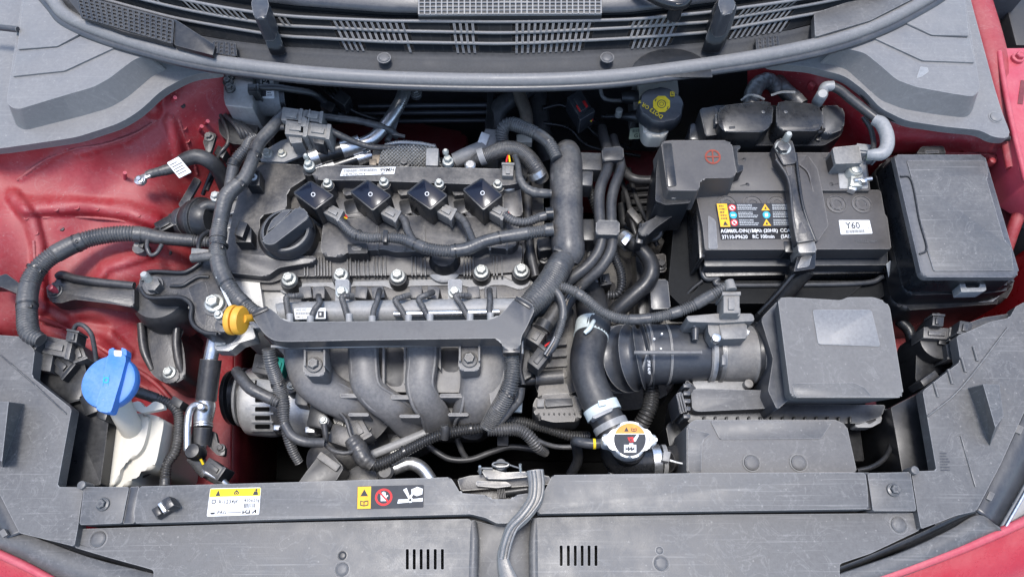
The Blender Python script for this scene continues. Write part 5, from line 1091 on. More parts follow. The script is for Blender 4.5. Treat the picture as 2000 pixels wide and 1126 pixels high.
# compressor and plugs
cp = T('air_con_compressor', 'dusty compressor with plug below the intake runners', 'compressor')
tube('body', [(620, 905, -.16), (655, 895, -.15), (700, 875, -.16), (740, 870, -.18)], [34, 40, 44, 40], 'castdark', seg=28)
cbox('plug_block', 668, 850, -.085, 52, 40, .05, 'castdark', 18, .004); connector(700, 836, -.08, 50, 30, 60, 'castdark', .03)
prism('cover_plate', [(600, 918), (622, 890), (645, 882), (672, 912), (655, 940), (580, 946)], -.08, -.14, 'rubber', rc=5, bev=.004); cbox('plate_clip', 641, 900, -.074, 48, 16, .016, 'greyplug', 36, .002)
prism('block_casting', [(725, 834), (800, 838), (830, 860), (740, 900), (722, 880)], -.17, -.25, 'alu', rc=6, bev=.004)
lathe('hub', (706, 940, -.12), [(40, -.05), (40, -.01), (32, 0), (10, .004)], 'castdark', seg=28)
tube('rod', [(700, 868, -.11), (716, 846, -.1), (728, 830, -.1)], 3, 'castdark', seg=8)
cbk = T('compressor_bracket', 'cast bracket with ribs and bolts between alternator and runners', 'bracket')
prism('casting', [(648, 812), (690, 806), (716, 826), (722, 858), (690, 862), (660, 842)], -.1, -.16, 'alu', rc=6, bev=.003)
for k in range(3): prism('casting_rib', [(662+k*16, 814+k*4), (666+k*16, 814+k*4), (676+k*14, 850), (672+k*14, 850)], -.092, -.12, 'alu', bev=.0008)
bolt(700, 832, -.096, 9, 'zinc'); bolt(664, 828, -.096, 8, 'castdark')
T('compressor_leads', 'thin taped leads running to the compressor plug', 'wiring harness')
tube('lead', [(636, 868, -.07), (652, 880, -.065), (676, 884, -.065), (700, 876, -.07)], 4.5, 'tape', 'tape', seg=10); tube('lead', [(660, 800, -.07), (676, 820, -.068), (684, 846, -.068), (692, 862, -.07)], 4, 'tape', 'tape', seg=10)
fl = T('fan_harness', 'black corrugated loom sagging along the front of the engine', 'wiring loom')
tube('taped_end', [(686, 856, -.075), (700, 876, -.075), (712, 896, -.075), (728, 908, -.078)], [15, 18, 17, 14], 'tape', 'tape', seg=14, amp=.2)
tube('loom', [(705, 896, -.075), (728, 908, -.078), (760, 898, -.08), (800, 876, -.08), (850, 852, -.08), (900, 840, -.08), (945, 834, -.08), (1000, 822, -.09), (1060, 834, -.1), (1110, 850, -.1), (1150, 852, -.11)], [11, 11, 11, 11, 11, 11, 11, 10, 10, 10, 10], 'black', 'loom', seg=14, pitch=5.2, amp=.16)
tube('hook', [(868, 830, -.06), (870, 842, -.064), (868, 856, -.07)], [8, 9, 8], 'rubber', seg=10)
tube('drop_loom', [(1000, 690, .0), (1001, 720, -.005), (996, 752, -.012), (982, 784, -.025), (964, 812, -.04), (952, 836, -.05)], [13, 15, 16, 16, 16, 15], 'loom', 'loom', seg=16, pitch=4.6)
tube('drop_branch', [(1016, 756, -.04), (1012, 780, -.045), (994, 800, -.048), (972, 826, -.05), (956, 840, -.052)], 10, 'tape', 'tape', seg=12)
tube('taped_tail', [(952, 838, -.05), (980, 838, -.052), (1012, 838, -.056), (1034, 852, -.06), (1050, 872, -.07), (1066, 884, -.09)], [13, 13, 13, 12, 11, 8], 'tape', 'mix', seg=14)
tube('thin_lead', [(1030, 848, -.06), (1060, 864, -.065), (1090, 872, -.07), (1130, 872, -.07)], [6, 5, 5, 5], 'tape', seg=10)
T('vacuum_line', 'thin forked black line sagging below the front loom', 'hose')
tube('thin_hose', [(826, 860, -.12), (850, 880, -.12), (880, 896, -.12), (920, 896, -.12), (960, 882, -.12), (1000, 872, -.12), (1060, 880, -.12)], 6, 'rubber', seg=10); tube('thin_hose', [(894, 858, -.13), (902, 880, -.125), (912, 896, -.12)], 6, 'rubber', seg=10)
cbox('hose_clip', 982, 860, -.11, 22, 20, .02, 'black', 0)
cpi = T('compressor_pipe', 'silver pipe crossing below the front loom', 'pipe')
tube('pipe', [(716, 892, -.11), (760, 874, -.11), (800, 858, -.11), (838, 842, -.11)], 9, 'greytube', seg=14)
tube('lower_pipe', [(744, 922, -.1), (770, 914, -.1), (800, 904, -.1), (824, 914, -.1), (842, 938, -.1)], [13, 13, 13, 13, 13], 'steel', seg=16); lathe('pipe_plug', (752, 920, -.088), [(17, -.02), (17, 0), (12, .003)], 'rubber', seg=20)
tb_ = T('throttle_body', 'grey cast throttle body with dark motor cover', 'throttle body')
prism('body', [(1028, 650), (1120, 600), (1136, 760), (1060, 790), (1040, 740)], -.10, -.2, 'castdark', rc=6, bev=.004)
for i, v in enumerate((662, 684, 704, 726)): prism('body_step', [(1064-i*4, v), (1106, v-4), (1108, v+10), (1062-i*4, v+14)], -.088-.003*i, -.12, 'maf', rc=2, bev=.0015)
tube('body_cylinder', [(1046, 738, -.075), (1100, 734, -.075)], 13, 'castdark', seg=18); tube('black_cuff', [(1022, 742, -.08), (1046, 740, -.08)], 12, 'black', seg=14)
prism('mid_block', [(1052, 752), (1106, 746), (1116, 780), (1050, 786)], -.08, -.13, 'maf', rc=3, bev=.002)
prism('motor_cover', [(1042, 784), (1052, 770), (1118, 766), (1134, 782), (1140, 806), (1130, 822), (1080, 824), (1050, 816), (1040, 800)], -.062, -.11, 'castdark', rc=8, bev=.005, seg=3)
prism('cover_plug', [(1064, 778), (1118, 776), (1120, 790), (1066, 794)], -.054, -.07, 'rubber', rc=2); cbox('cover_tab', 1056, 786, -.055, 14, 16, .01, 'greyplug', 0)
for u in range(1052, 1130, 10): tube('cover_fin', [(u, 806, -.0605), (u+2, 820, -.068)], 1.8, 'castdark', seg=6)
cbox('grey_tag', 1012, 792, -.08, 16, 24, .004, 's_ltgreen', 4)
mp = T('pressure_sensor', 'black map sensor plug clipped to the intake end', 'sensor')
tube('sensor_neck', [(1092, 596, -.02), (1076, 622, -.02), (1062, 640, -.02)], [16, 15, 15], 'rubber', seg=18); tube('neck_ring', [(1066, 630, -.018), (1058, 644, -.018)], 19, 'black', seg=18)
connector(1048, 652, -.02, 34, 30, -58, 'castdark', .03); connector(1054, 696, -.02, 44, 28, -52, 'rubber', .03, wires=2)
tube('vacuum_hose', [(1100, 580, -.05), (1072, 590, -.05), (1058, 606, -.05), (1040, 620, -.06)], 10, 'black', seg=12); tube('lead', [(1080, 562, .004), (1094, 580, .004), (1100, 608, .0), (1094, 642, -.005), (1080, 676, -.012), (1068, 690, -.015)], 7.5, 'loom', 'mix', seg=12, pitch=4)
prism('intake_mouth', [(996, 690), (1040, 680), (1044, 730), (1010, 750), (1000, 730)], -.06, -.12, 'rubber', rc=8, bev=.004); tube('mouth_lead', [(1020, 690, -.04), (1016, 720, -.045), (1022, 750, -.05)], 5, 'rubber', seg=8)

CUR = mh; ties([(498, 300, .007, 118, 13), (470, 357, .008, 130, 14), (428, 480, .01, 95, 16), (444, 556, .01, 55, 16), (478, 596, .009, 42, 15)])
CUR = ih; ties([(700, 459, -.004, 15, 10.5), (812, 477, -.001, 25, 12), (890, 489, .002, -5, 13), (975, 464, .002, -12, 12.5)])
CUR = hb; ties([(150, 475, .001, -22, 17), (72, 525, .009, 120, 17.5), (53, 596, .012, 90, 18)])
CUR = fl; ties([(790, 881, -.08, -28, 11.5), (920, 837, -.08, -8, 11.5), (990, 770, -.018, 112, 16.5)])
CUR = aw; ties([(543, 750, -.037, 70, 13), (555, 835, -.057, 75, 10)])
# loose conductors at the plugs
lw_ = T('loose_wires', 'small coloured conductors between plugs beside the harness duct', 'wire')
for k, (c_, o_) in enumerate((('s_dark', 0), ('greytube', 5), ('s_dark', 10), ('brownpipe', 15))):
    tube('conductor', [(1062+o_*.4, 690+o_*.3, -.012), (1080+o_*.5, 660, -.006), (1092+o_*.6, 625, -.01), (1104+o_*.4, 585, -.014), (1120+o_, 560, -.02)], 1.8, c_, seg=6)
# ============================================================ coolant and intake side
cl = T('coolant_pipes', 'pair of parallel grey rubber hoses held by two clamps', 'hose')
tube('hose', [(1176, 250, -.05), (1180, 270, -.04), (1188, 300, -.02), (1186, 330, -.012), (1174, 362, -.01), (1170, 390, -.01), (1172, 430, -.01), (1176, 460, -.012), (1168, 492, -.016), (1146, 520, -.022), (1112, 546, -.03), (1086, 572, -.05)], [9, 10, 11, 11, 11, 11, 11, 11, 11, 12, 12, 12], 'rubber', seg=16)
tube('hose', [(1198, 268, -.04), (1202, 285, -.03), (1208, 306, -.018), (1212, 330, -.012), (1200, 365, -.01), (1194, 395, -.01), (1194, 430, -.01), (1196, 462, -.012), (1192, 492, -.014), (1174, 522, -.02), (1146, 548, -.03), (1126, 566, -.04)], [8, 9, 10, 10, 10.5, 10.5, 10.5, 10.5, 11, 11, 11, 11], 'rubber', seg=16)
cbox('clamp', 1197, 300, -.002, 42, 26, .03, 'rubber', -5, .003, rc=5); cbox('clamp', 1187, 444, .004, 46, 28, .03, 'castdark', 1, .003, rc=5)
tube('elbow_hose', [(1122, 566, -.045), (1104, 596, -.05), (1094, 622, -.05), (1080, 640, -.06)], 14, 'rubber', seg=14)
bh2 = T('heater_return_hose', 'bent black rubber hose with spring clamp beside the battery tray', 'hose')
tube('hose', [(1212, 458, -.06), (1226, 472, -.055), (1250, 486, -.05), (1268, 508, -.05), (1272, 532, -.05), (1260, 556, -.055), (1236, 578, -.06), (1206, 606, -.07), (1190, 625, -.08)], [14, 15, 15, 16, 16.5, 16.5, 16.5, 17, 17], 'black', seg=20)
tube('spring_clamp', [(1216, 464, -.058), (1230, 475, -.054)], 17.5, 'steel', seg=20); cbox('clamp_tab', 1224, 466, -.032, 12, 22, .004, 'chrome', 40, .0005); tube('hose_end', [(1196, 612, -.07), (1188, 624, -.075)], 18.5, 'castdark', seg=18)
sl2 = T('gearbox_loom', 'small black corrugated loom curling under the hoses', 'wiring loom')
tube('loom', [(1190, 470, -.06), (1200, 500, -.06), (1212, 530, -.062), (1214, 556, -.065), (1206, 574, -.07), (1190, 576, -.075)], 9, 'black', 'loom', seg=12); connector(1182, 545, -.07, 22, 20, 80, 'black', .03)
sl3 = solo(tube('corrugated_tube', [(1140, 340, -.06), (1155, 380, -.06), (1168, 420, -.07)], 9, 'black', 'loom', seg=12, p=0), 'short black corrugated tube behind the twin hoses', 'wiring loom')
bt = T('battery_cable', 'black cable sagging from the clamp towards the battery cover', 'cable')
tube('cable', [(1210, 320, -.09), (1230, 345, -.08), (1260, 352, -.08), (1300, 348, -.08)], 9, 'rubber', seg=12)
T('selector_cable', 'thick black selector cable deep beside the battery tray', 'cable')
tube('cable', [(1215, 400, -.13), (1222, 440, -.13), (1250, 450, -.13), (1290, 440, -.12)], 10, 'black', seg=12)
gs2 = T('gear_selector_unit', 'dark gearbox selector housing under the hoses', 'gearbox housing')
prism('housing', [(1214, 360), (1290, 350), (1296, 430), (1240, 460), (1212, 440)], -.16, -.25, 'deep', rc=12, bev=.006)
for i in range(5): tube('housing_rib', [(1222, 370+i*14, -.155), (1280, 366+i*14, -.155)], 4, 'deep', seg=8)
T('gear_cables', 'two thin grey gear cables crossing the dark gap beside the battery tray', 'cable')
tube('cable', [(1206, 330, -.12), (1226, 390, -.1), (1236, 440, -.09), (1256, 500, -.1), (1262, 560, -.11)], 5, 'rubber', seg=10)
tube('cable', [(1228, 330, -.13), (1240, 380, -.11), (1262, 430, -.1), (1284, 480, -.11)], 5, 'rubber', seg=10); cbox('cable_anchor', 1240, 420, -.08, 34, 14, .03, 'castdark', 50, .002)
T('gearbox_breather', 'small ribbed grey breather hose between the twin hoses and the duct', 'hose')
tube('hose', [(1160, 470, -.06), (1150, 500, -.06), (1154, 530, -.07), (1170, 560, -.08)], 6, 'loom', 'loom', seg=10)
bs = T('battery_bracket', 'black steel battery base bracket with grey pad', 'bracket')
prism('rail', [(1240, 470), (1262, 462), (1272, 640), (1250, 645)], -.09, -.13, 'black', rc=3); prism('pad', [(1270, 545), (1304, 545), (1310, 602), (1272, 604)], -.06, -.12, 'plastic', rc=4, bev=.003); prism('ear', [(1262, 500), (1300, 494), (1302, 530), (1268, 534)], -.085, -.1, 'blacksteel', rc=5); bolt(1290, 517, -.083, 12, 'black')
prism('cross_plate', [(1280, 600), (1480, 580), (1490, 626), (1290, 632)], -.13, -.15, 'castdark', rc=4); bolt(1292, 632, -.12, 10, 'castdark')
decal('block_lettering', [(1118, 600), (1140, 600), (1140, 660), (1118, 660)], -.145, [('t', 'V1EC', .32, .02, .34, 's_grey', 90)], .37, back=None, p=bs)
# upper radiator hose
rh = T('radiator_hose', 'thick black upper radiator hose with white label band', 'hose')
tube('hose', [(1148, 560, -.10), (1156, 600, -.07), (1160, 630, -.05), (1153, 665, -.04), (1146, 700, -.035), (1150, 736, -.032), (1164, 775, -.032), (1182, 812, -.032), (1204, 850, -.034)], [30, 31, 33, 33, 33, 33, 33, 33, 32], 'rubber', seg=30)
tube('label_band', [(1158, 634, -.049), (1154, 660, -.0415)], 34, 's_ltgreen', seg=30)
tube('alignment_rib', [(1160, 626, -.02), (1152, 640, -.012), (1142, 650, -.014)], [4, 5, 4], 's_ltgreen', seg=8)
tube('hose_clamp', [(1172, 792, -.032), (1181, 810, -.032)], 36, 's_ltgreen', seg=30); tube('hose_clamp', [(1190, 826, -.033), (1196, 838, -.033)], 35, 'greytube', seg=30)
prism('clamp_slot', [(1156, 812), (1195, 794), (1198, 800), (1160, 818)], -.002, -.02, 'greytube', rc=3)
decal('paint_dab', [(1168, 782), (1182, 780), (1184, 790), (1170, 793)], -.006, [], 1.3, back='s_ltgreen')
# filler neck and cap
rn2 = T('radiator_filler', 'black coolant filler elbow with hose stub and clamp', 'filler neck')
tube('elbow', [(1204, 846, -.04), (1206, 872, -.05), (1216, 896, -.06), (1240, 902, -.06), (1275, 900, -.06), (1300, 898, -.06)], [30, 34, 36, 32, 27, 26], 'cleanblack', seg=28)
lathe('neck', (1230, 870, -.02), [(34, -.05), (34, -.002), (30, 0)], 'black', seg=28)
tube('spring_clamp', [(1272, 899, -.06), (1288, 898, -.06)], 31, 'steel', seg=26); tube('spring_clamp', [(1292, 898, -.06), (1300, 898, -.06)], 30, 'greytube', seg=26); cbox('clamp_ear', 1302, 890, -.03, 14, 20, .012, 'greytube', 10)
cbox('elbow_foot', 1212, 925, -.06, 42, 22, .05, 'greyplug', 0, .003); cbox('elbow_foot', 1250, 920, -.055, 20, 22, .05, 'castdark', 0, .003)
tube('zip_tail', [(1308, 898, -.03), (1325, 903, -.03), (1338, 905, -.03)], 2, 's_white', seg=6)
tube('bypass_hose', [(1300, 898, -.06), (1340, 885, -.08), (1370, 870, -.1)], 24, 'rubber', seg=18)
rcap = T('coolant_pressure_cap', 'round silver radiator cap with orange and black warning print and two ears', 'cap')
ears = [(1176, 856), (1180, 846), (1198, 844), (1208, 828), (1230, 822), (1252, 828), (1264, 844), (1280, 848), (1284, 858), (1280, 868), (1262, 872), (1252, 888), (1230, 894), (1208, 886), (1196, 872), (1180, 868)]
prism('cap_shell', ears, .012, -.01, 'castalu', smooth=4, bev=.003, seg=3)
disc = [(1.0+.94*math.cos(i*math.pi/24), 1.0+.94*math.sin(i*math.pi/24)) for i in range(48)]
orange = [(1.0+.94*math.cos(R(200+i*140/20)), 1.0+.94*math.sin(R(200+i*140/20))) for i in range(21)]
decal('warning_print', [(1197, 824), (1263, 824), (1263, 892), (1197, 892)], .0122, [('p', disc, 's_dark'), ('p', orange, 's_orange'), ('r', .1, .66, 1.9, .70, 's_white'), ('p', [(.66, .54), (.94, .54), (.80, .28)], 's_dark'), ('p', [(1.08, .52), (1.08, .34), (1.24, .38), (1.4, .34), (1.4, .52), (1.24, .56)], 's_dark'), ('p', [(1.12, .49), (1.12, .39), (1.22, .42), (1.22, .51)], 's_orange'), ('p', [(1.26, .51), (1.26, .42), (1.36, .39), (1.36, .49)], 's_orange'),
      ('r', .66, 1.3, 1.38, 1.74, 's_white'), ('p', [(.74, 1.66), (.74, 1.4), (.84, 1.52), (.92, 1.38), (1.0, 1.52), (1.08, 1.38), (1.16, 1.52), (1.28, 1.4), (1.28, 1.66), (1.2, 1.58), (1.12, 1.68), (1.02, 1.56), (.94, 1.68), (.84, 1.56)], 's_dark'), ('r', .96, 1.22, 1.2, 1.32, 's_white'), ('p', [(1.2, .98), (1.42, .72), (1.54, .76), (1.34, 1.12), (1.22, 1.12)], 's_white'), ('p', [(.86, .88), (1.2, .86), (1.26, 1.14), (.98, 1.16)], 's_red'), ('t', 'x', .96, 1.12, .4, 's_dark')], 2.0, back=None, ys=2.0)
decal('ear_print', [(1266, 850), (1282, 852), (1281, 864), (1265, 864)], .0122, [('t', '1.1', .1, .8, .8, 'castdark')], 1.4, back=None); decal('ear_print', [(1181, 849), (1198, 848), (1198, 860), (1181, 862)], .0122, [('t', '020', .05, .8, .7, 'castdark')], 1.4, back=None)
ov = T('overflow_hose', 'thin grey overflow hose with yellow stripe at the radiator cap', 'hose')
tube('hose', [(1184, 864, -.012), (1160, 866, -.012), (1138, 864, -.014), (1124, 862, -.02), (1128, 880, -.05), (1128, 900, -.07), (1116, 925, -.09)], [9, 10, 10, 10, 10, 10, 10], 'rubber', seg=14); tube('paint_band', [(1158, 866, -.0115), (1163, 866, -.0115)], 10.3, 's_yellow', seg=14)
T('gearbox_vent_loom', 'black corrugated tube hanging below the intake bellows', 'wiring loom')
tube('lower_loom', [(1270, 745, -.10), (1272, 780, -.1), (1262, 810, -.1), (1240, 850, -.12)], 15, 'black', 'loom', seg=16, pitch=6, amp=.15)
# intake duct
idt = T('intake_duct', 'large ribbed black rubber intake duct', 'duct')
tube('bellows', [(1268, 692, -.060), (1250, 695, -.062), (1230, 698, -.068), (1212, 701, -.082), (1200, 703, -.105), (1194, 704, -.135)], [58, 60, 61, 60, 58, 54], 'plastic', 'loom', seg=40, pitch=14, amp=.20)
tube('sleeve', [(1256, 692, -.06), (1264, 692, -.06), (1320, 691, -.06), (1376, 690, -.06), (1384, 690, -.06)], [56, 60, 57, 54, 50], 'plastic', seg=40)
for u, r in ((1265, 61), (1300, 60), (1378, 56)): tube('hoop', [(u-2, 692, -.06), (u+2, 692, -.06)], r, 'manifold', seg=40)
tube('spine', [(1240, 688, -.0105), (1262, 688, -.0055), (1320, 688, -.0075), (1370, 688, -.010)], 4, 'manifold', seg=8)
decal('mould_mark', [(1262, 703), (1276, 703), (1276, 730), (1262, 730)], -.0155, [('t', 'JY2E 6L97', .12, .02, .24, 's_white', 90)], .5, back=None)
for u, v in ((1278, 661), (1293, 651), (1291, 680)): cyl('paint_dot', u, v, -.0065 if v > 665 else -.010, 2.2, .003, 's_white', seg=8, bev=.0002)
tube('hose_clamp', [(1380, 690, -.06), (1388, 690, -.06)], 57, 'greytube', seg=40); tube('hose_clamp', [(1396, 690, -.06), (1404, 690, -.06)], 58, 'worn', seg=40); tube('hose_clamp', [(1388, 690, -.06), (1396, 690, -.06)], 55, 'rubber', seg=40)
prism('clamp_screw', [(1382, 622), (1396, 612), (1404, 630), (1410, 660), (1396, 668), (1384, 650)], .002, -.02, 'greyplug', rc=5, bev=.003); cyl('screw_head', 1400, 658, .008, 9, .01, 'steel', seg=16)
tube('wire_clip', [(1350, 622, -.01), (1356, 636, -.004), (1362, 622, -.006)], 3, 'worn', seg=8); tube('clip_base', [(1358, 640, -.012), (1358, 664, -.012)], [9, 6], 'plastic', seg=10)
mf = T('airflow_meter', 'dusty grey airflow meter with upright plug on the duct', 'sensor')
tube('housing', [(1400, 690, -.06), (1410, 690, -.06), (1460, 691, -.06), (1474, 692, -.06)], [52, 56, 56, 60], 'maf', seg=40)
prism('sensor_plate', [(1340, 617), (1400, 612), (1470, 612), (1474, 626), (1412, 630), (1345, 628)], .010, -.03, 'maf', rc=3, bev=.002)
prism('sensor_stand', [(1404, 630), (1458, 630), (1460, 660), (1410, 662)], .004, -.04, 'maf', rc=4, bev=.003)
connector(1429, 590, .03, 42, 32, -90, 'maf', .03); cbox('sensor_tower', 1429, 608, .02, 36, 18, .03, 'maf', 0, .002)
cyl('latch_lug', 1463, 748, -.05, 9, .03, 'maf', seg=16); tube('rim_lug', [(1452, 646, .0), (1462, 650, .0)], 5, 's_white', seg=8); cbox('rib_mark', 1414, 702, -.004, 8, 20, .006, 'maf')
tube('lead', [(1426, 556, .032), (1412, 562, .03), (1386, 578, .022), (1350, 598, .012), (1310, 613, .006), (1260, 622, .004), (1215, 622, .004), (1175, 608, .004), (1140, 580, .004), (1105, 562, .002), (1080, 560, .0)], [8, 9, 11, 11, 10.5, 10, 10, 10, 10, 10, 9], 'tape', 'mix', seg=14, pitch=4.6); tube('lead_tip', [(1424, 548, .034), (1428, 566, .034)], [9, 11], 'maf', seg=12)
# ============================================================ air box
ab2 = T('air_filter_box', 'dusty grey plastic air filter box with stepped lid', 'air filter box')
prism('lid', [(1519, 582), (1540, 580), (1642, 586), (1656, 580), (1706, 580), (1730, 588), (1738, 600), (1765, 770), (1758, 776), (1550, 776), (1543, 768)], .024, -.05, 'airlid', rc=6, bev=.0028, flare=-.014, seg=3)
prism('lid_panel', [(1587, 604), (1702, 604), (1720, 676), (1598, 672)], .0252, .02, 'palepanel', rc=5, bev=.0007)
prism('lid_chamfer', [(1546, 748), (1668, 746), (1690, 756), (1704, 774), (1552, 775)], .0246, .01, 'cover', rc=6, bev=.001)
prism('lid_shoulder', [(1486, 622), (1520, 586), (1545, 776), (1518, 800), (1500, 762), (1510, 700)], -.004, -.07, 'plastic', rc=6, bev=.006, seg=3)
tube('duct_collar', [(1466, 692, -.06), (1478, 692, -.06), (1498, 692, -.06), (1516, 692, -.06)], [60, 61, 60, 57], 'black', seg=40)
tube('collar_rim', [(1474, 692, -.06), (1480, 692, -.06)], 63.5, 'plastic', seg=40); tube('collar_rim', [(1512, 692, -.06), (1517, 692, -.06)], 59, 'greytube', seg=40)
cbox('collar_lug', 1514, 752, -.01, 14, 14, .03, 'plastic', 0, .002)
prism('lower_step', [(1350, 762), (1362, 758), (1498, 762), (1516, 796), (1366, 803), (1352, 800)], -.035, -.10, 'cover', rc=5, bev=.004, seg=3)
prism('skirt', [(1340, 740), (1360, 756), (1364, 800), (1520, 790), (1730, 790), (1722, 812), (1680, 826), (1346, 826), (1330, 800)], -.055, -.17, 'plastic', rc=4, bev=.003)
for i in range(14): prism('clip_rib', [(1374+i*22, 812), (1378+i*22, 812), (1378+i*22, 824), (1374+i*22, 824)], -.048, -.08, 'black', bev=.0006)
prism('flange_end', [(1672, 812), (1718, 800), (1724, 822), (1702, 834), (1670, 834)], -.06, -.075, 'greytube', rc=5, bev=.002); prism('flange_hole', [(1684, 818), (1708, 810), (1712, 820), (1698, 828)], -.0595, -.065, 'deep', rc=3, bev=.0003)
for i in range(5): cbox('side_rib', 1342, 752+i*15, -.03, 14, 8, .03, 'plastic', 0, .001)
prism('side_clip', [(1320, 768), (1332, 764), (1342, 802), (1328, 808)], -.03, -.08, 'plastic', rc=3, bev=.002)
for k in range(3): tube('clip_rib', [(1322+k*5, 770, -.0285), (1330+k*5, 804, -.0285)], 1.6, 'airlid', seg=6)
prism('duct_saddle', [(1352, 744), (1460, 742), (1462, 760), (1360, 762)], -.06, -.1, 'greytube', rc=3)
prism('base', [(1345, 826), (1680, 826), (1690, 900), (1345, 905)], -.10, -.3, 'black', bev=.003)
sn = T('intake_snorkel', 'grey plastic air intake snorkel with two round plugs', 'snorkel')
prism('shell', [(1341, 830), (1357, 819), (1632, 819), (1654, 830), (1674, 922), (1341, 924)], -.008, -.08, 'airlid', rc=5, bev=.003, seg=3)
prism('raised_bevel', [(1388, 822), (1626, 822), (1604, 856), (1406, 857)], -.0065, -.02, 'cover', rc=3, bev=.0012); prism('left_bevel', [(1344, 834), (1388, 846), (1372, 860), (1370, 921), (1344, 922)], -.0068, -.02, 'cover', rc=4, bev=.0012)
clip(1468, 903, -.007, 14.5, 'airlid'); clip(1560, 903, -.007, 14.5, 'airlid')
prism('duct_side', [(1300, 830), (1345, 800), (1345, 920), (1318, 925)], -.10, -.22, 'black', rc=6)
bcab = solo(tube('release_cable', [(1728, 800, -.08), (1742, 840, -.07), (1740, 870, -.06), (1726, 896, -.05), (1700, 912, -.045), (1674, 918, -.045)], 5, 'black', seg=10, p=0), 'thin black bonnet cable looping beside the snorkel', 'cable')
# ============================================================ battery
tr2 = T('battery_tray', 'black plastic battery tray with sloped front', 'battery tray')
prism('tray', [(1318, 420), (1345, 400), (1372, 548), (1720, 548), (1744, 430), (1748, 560), (1712, 588), (1648, 594), (1328, 594), (1304, 570)], -.065, -.2, 'cowlblack', rc=4, bev=.004)
tube('tray_rim', [(1352, 410, -.05), (1366, 500, -.052), (1376, 542, -.054), (1402, 544, -.056), (1408, 556, -.058), (1560, 556, -.058), (1690, 552, -.058), (1724, 540, -.056)], 5, 'plastic', seg=10)
prism('tray_front', [(1370, 552), (1690, 552), (1640, 592), (1340, 592)], -.06, -.15, 'cowlblack', rc=3, bev=.003)
tube('tray_rib', [(1372, 548, -.056), (1350, 566, -.064), (1330, 590, -.075)], 4, 'black', seg=8)
ba = T('car_battery', 'grey-brown car battery with warning label and Y60 sticker', 'battery')
prism('case', [(1378, 400), (1724, 400), (1732, 532), (1374, 540)], -.052, -.19, 'cleanblack', rc=3, bev=.003)
prism('case_band', [(1376, 470), (1733, 470), (1734, 517), (1376, 520)], -.032, -.058, 'plastic', rc=3, bev=.005, seg=3)
prism('lid', [(1358, 374), (1372, 371), (1720, 371), (1728, 418), (1733, 424), (1741, 486), (1377, 488), (1372, 440)], 0, -.026, 'battery', rc=3, bev=.002)
prism('lid_rear', [(1404, 298), (1690, 298), (1700, 372), (1400, 372)], .006, -.05, 'battery', rc=3, bev=.002)
prism('raised_strip', [(1554, 303), (1578, 303), (1597, 330), (1606, 372), (1618, 440), (1598, 470), (1580, 474), (1560, 400), (1550, 340)], .0085, -.01, 'battery', rc=3, bev=.001)
tube('strip_edge', [(1562, 322, .009), (1580, 342, .009), (1592, 400, .006), (1604, 440, .006), (1586, 462, .006)], 2.2, 'battery', seg=6)
prism('case_side', [(1358, 380), (1371, 376), (1378, 500), (1366, 505)], -.01, -.12, 'cleanblack', bev=.002)
for u in (1420, 1470, 1518, 1572, 1634, 1683):
    pl = lathe('vent_plug', (u, 399, .0), [(20, -.002), (20, .0012), (17.5, .0018), (16.5, .0004), (14, .0004), (13, .002), (9, .002), (8, .0006), (2, .0006)], 'battery', seg=26)
    for a in range(4): cbox('plug_key', u+11*math.cos(R(45+90*a)), 399+11*math.sin(R(45+90*a)), .0019, 7, 3.4, .0015, 'battery', 135+90*a, .0002, p=pl)
for u, v in ((1454, 311), (1460, 360), (1612, 310), (1624, 359)): cyl('key_hole', u, v, .0064, 4, .003, 'deep', seg=12, bev=.0002); cbox('key_slot', u+7*(1 if u > 1500 else -1), v+1, .0064, 14, 2, .002, 'deep', -15, .0001)
prism('side_pad', [(1383, 420), (1398, 430), (1402, 486), (1384, 486)], .0012, -.005, 'trim', rc=3, bev=.0005)
prism('front_notch', [(1530, 471), (1552, 470), (1552, 492), (1534, 492)], .001, -.02, 'cleanblack', rc=2, bev=.001)
it = [('r', .03, .02, .42, .98, 's_amber'), ('l', .1, .06, .36, .7, 5, 's_dark'), ('p', [(.14, .92), (.34, .92), (.24, .74)], 's_dark'), ('r', .42, 0, 2.9, 1.0, 's_dark')]
for y_, c_ in ((.19, 's_red'), (.5, 's_blue'), (.81, 's_red')): it += [('c', .6, y_, .145, c_)] + ([('c', .6, y_, .10, 's_white'), ('c', .6, y_+.01, .05, 's_dark'), ('p', [(.51, y_-.07), (.54, y_-.1), (.69, y_+.07), (.66, y_+.1)], 's_red')] if c_ == 's_red' else [('r', .52, y_-.03, .68, y_+.03, 's_white')])
for y_, c_ in ((.18, 0), (.5, 1), (.82, 0)): it += [('p', [(1.72, y_+.13), (2.05, y_+.13), (1.88, y_-.15)], 's_amber'), ('p', [(1.83, y_+.08), (1.94, y_+.08), (1.885, y_-.04)], 's_dark')] if not c_ else [('c', 1.9, y_, .15, 's_blue'), ('r', 1.84, y_-.07, 1.96, y_+.07, 's_white')]
for x_ in (.80, 2.15):
    for y_ in (.04, .36, .68): it.append(('l', x_, y_, x_+.82, y_+.26, 4, 's_grey'))
decal('warning_label', [(1398, 397), (1548, 397), (1550, 443), (1406, 444)], .0024, it, 2.95, back='s_dark', label='dark warning label with yellow panel')
decal('rating_print', [(1404, 444), (1552, 443), (1554, 466), (1408, 468)], .0002, [('t', 'AGM60L-DIN(12v)', .1, .44, .42, 's_white', 0, .95), ('t', '60Ah (20HR)', 2.75, .44, .42, 's_white'), ('t', 'CCA 640', 5.2, .44, .42, 's_white'), ('t', '37110-P9620', .1, .94, .42, 's_white'), ('t', 'RC 100min', 2.75, .94, .42, 's_white'), ('t', '(SAE/E', 5.2, .94, .42, 's_white')], 6.5, back='s_black')
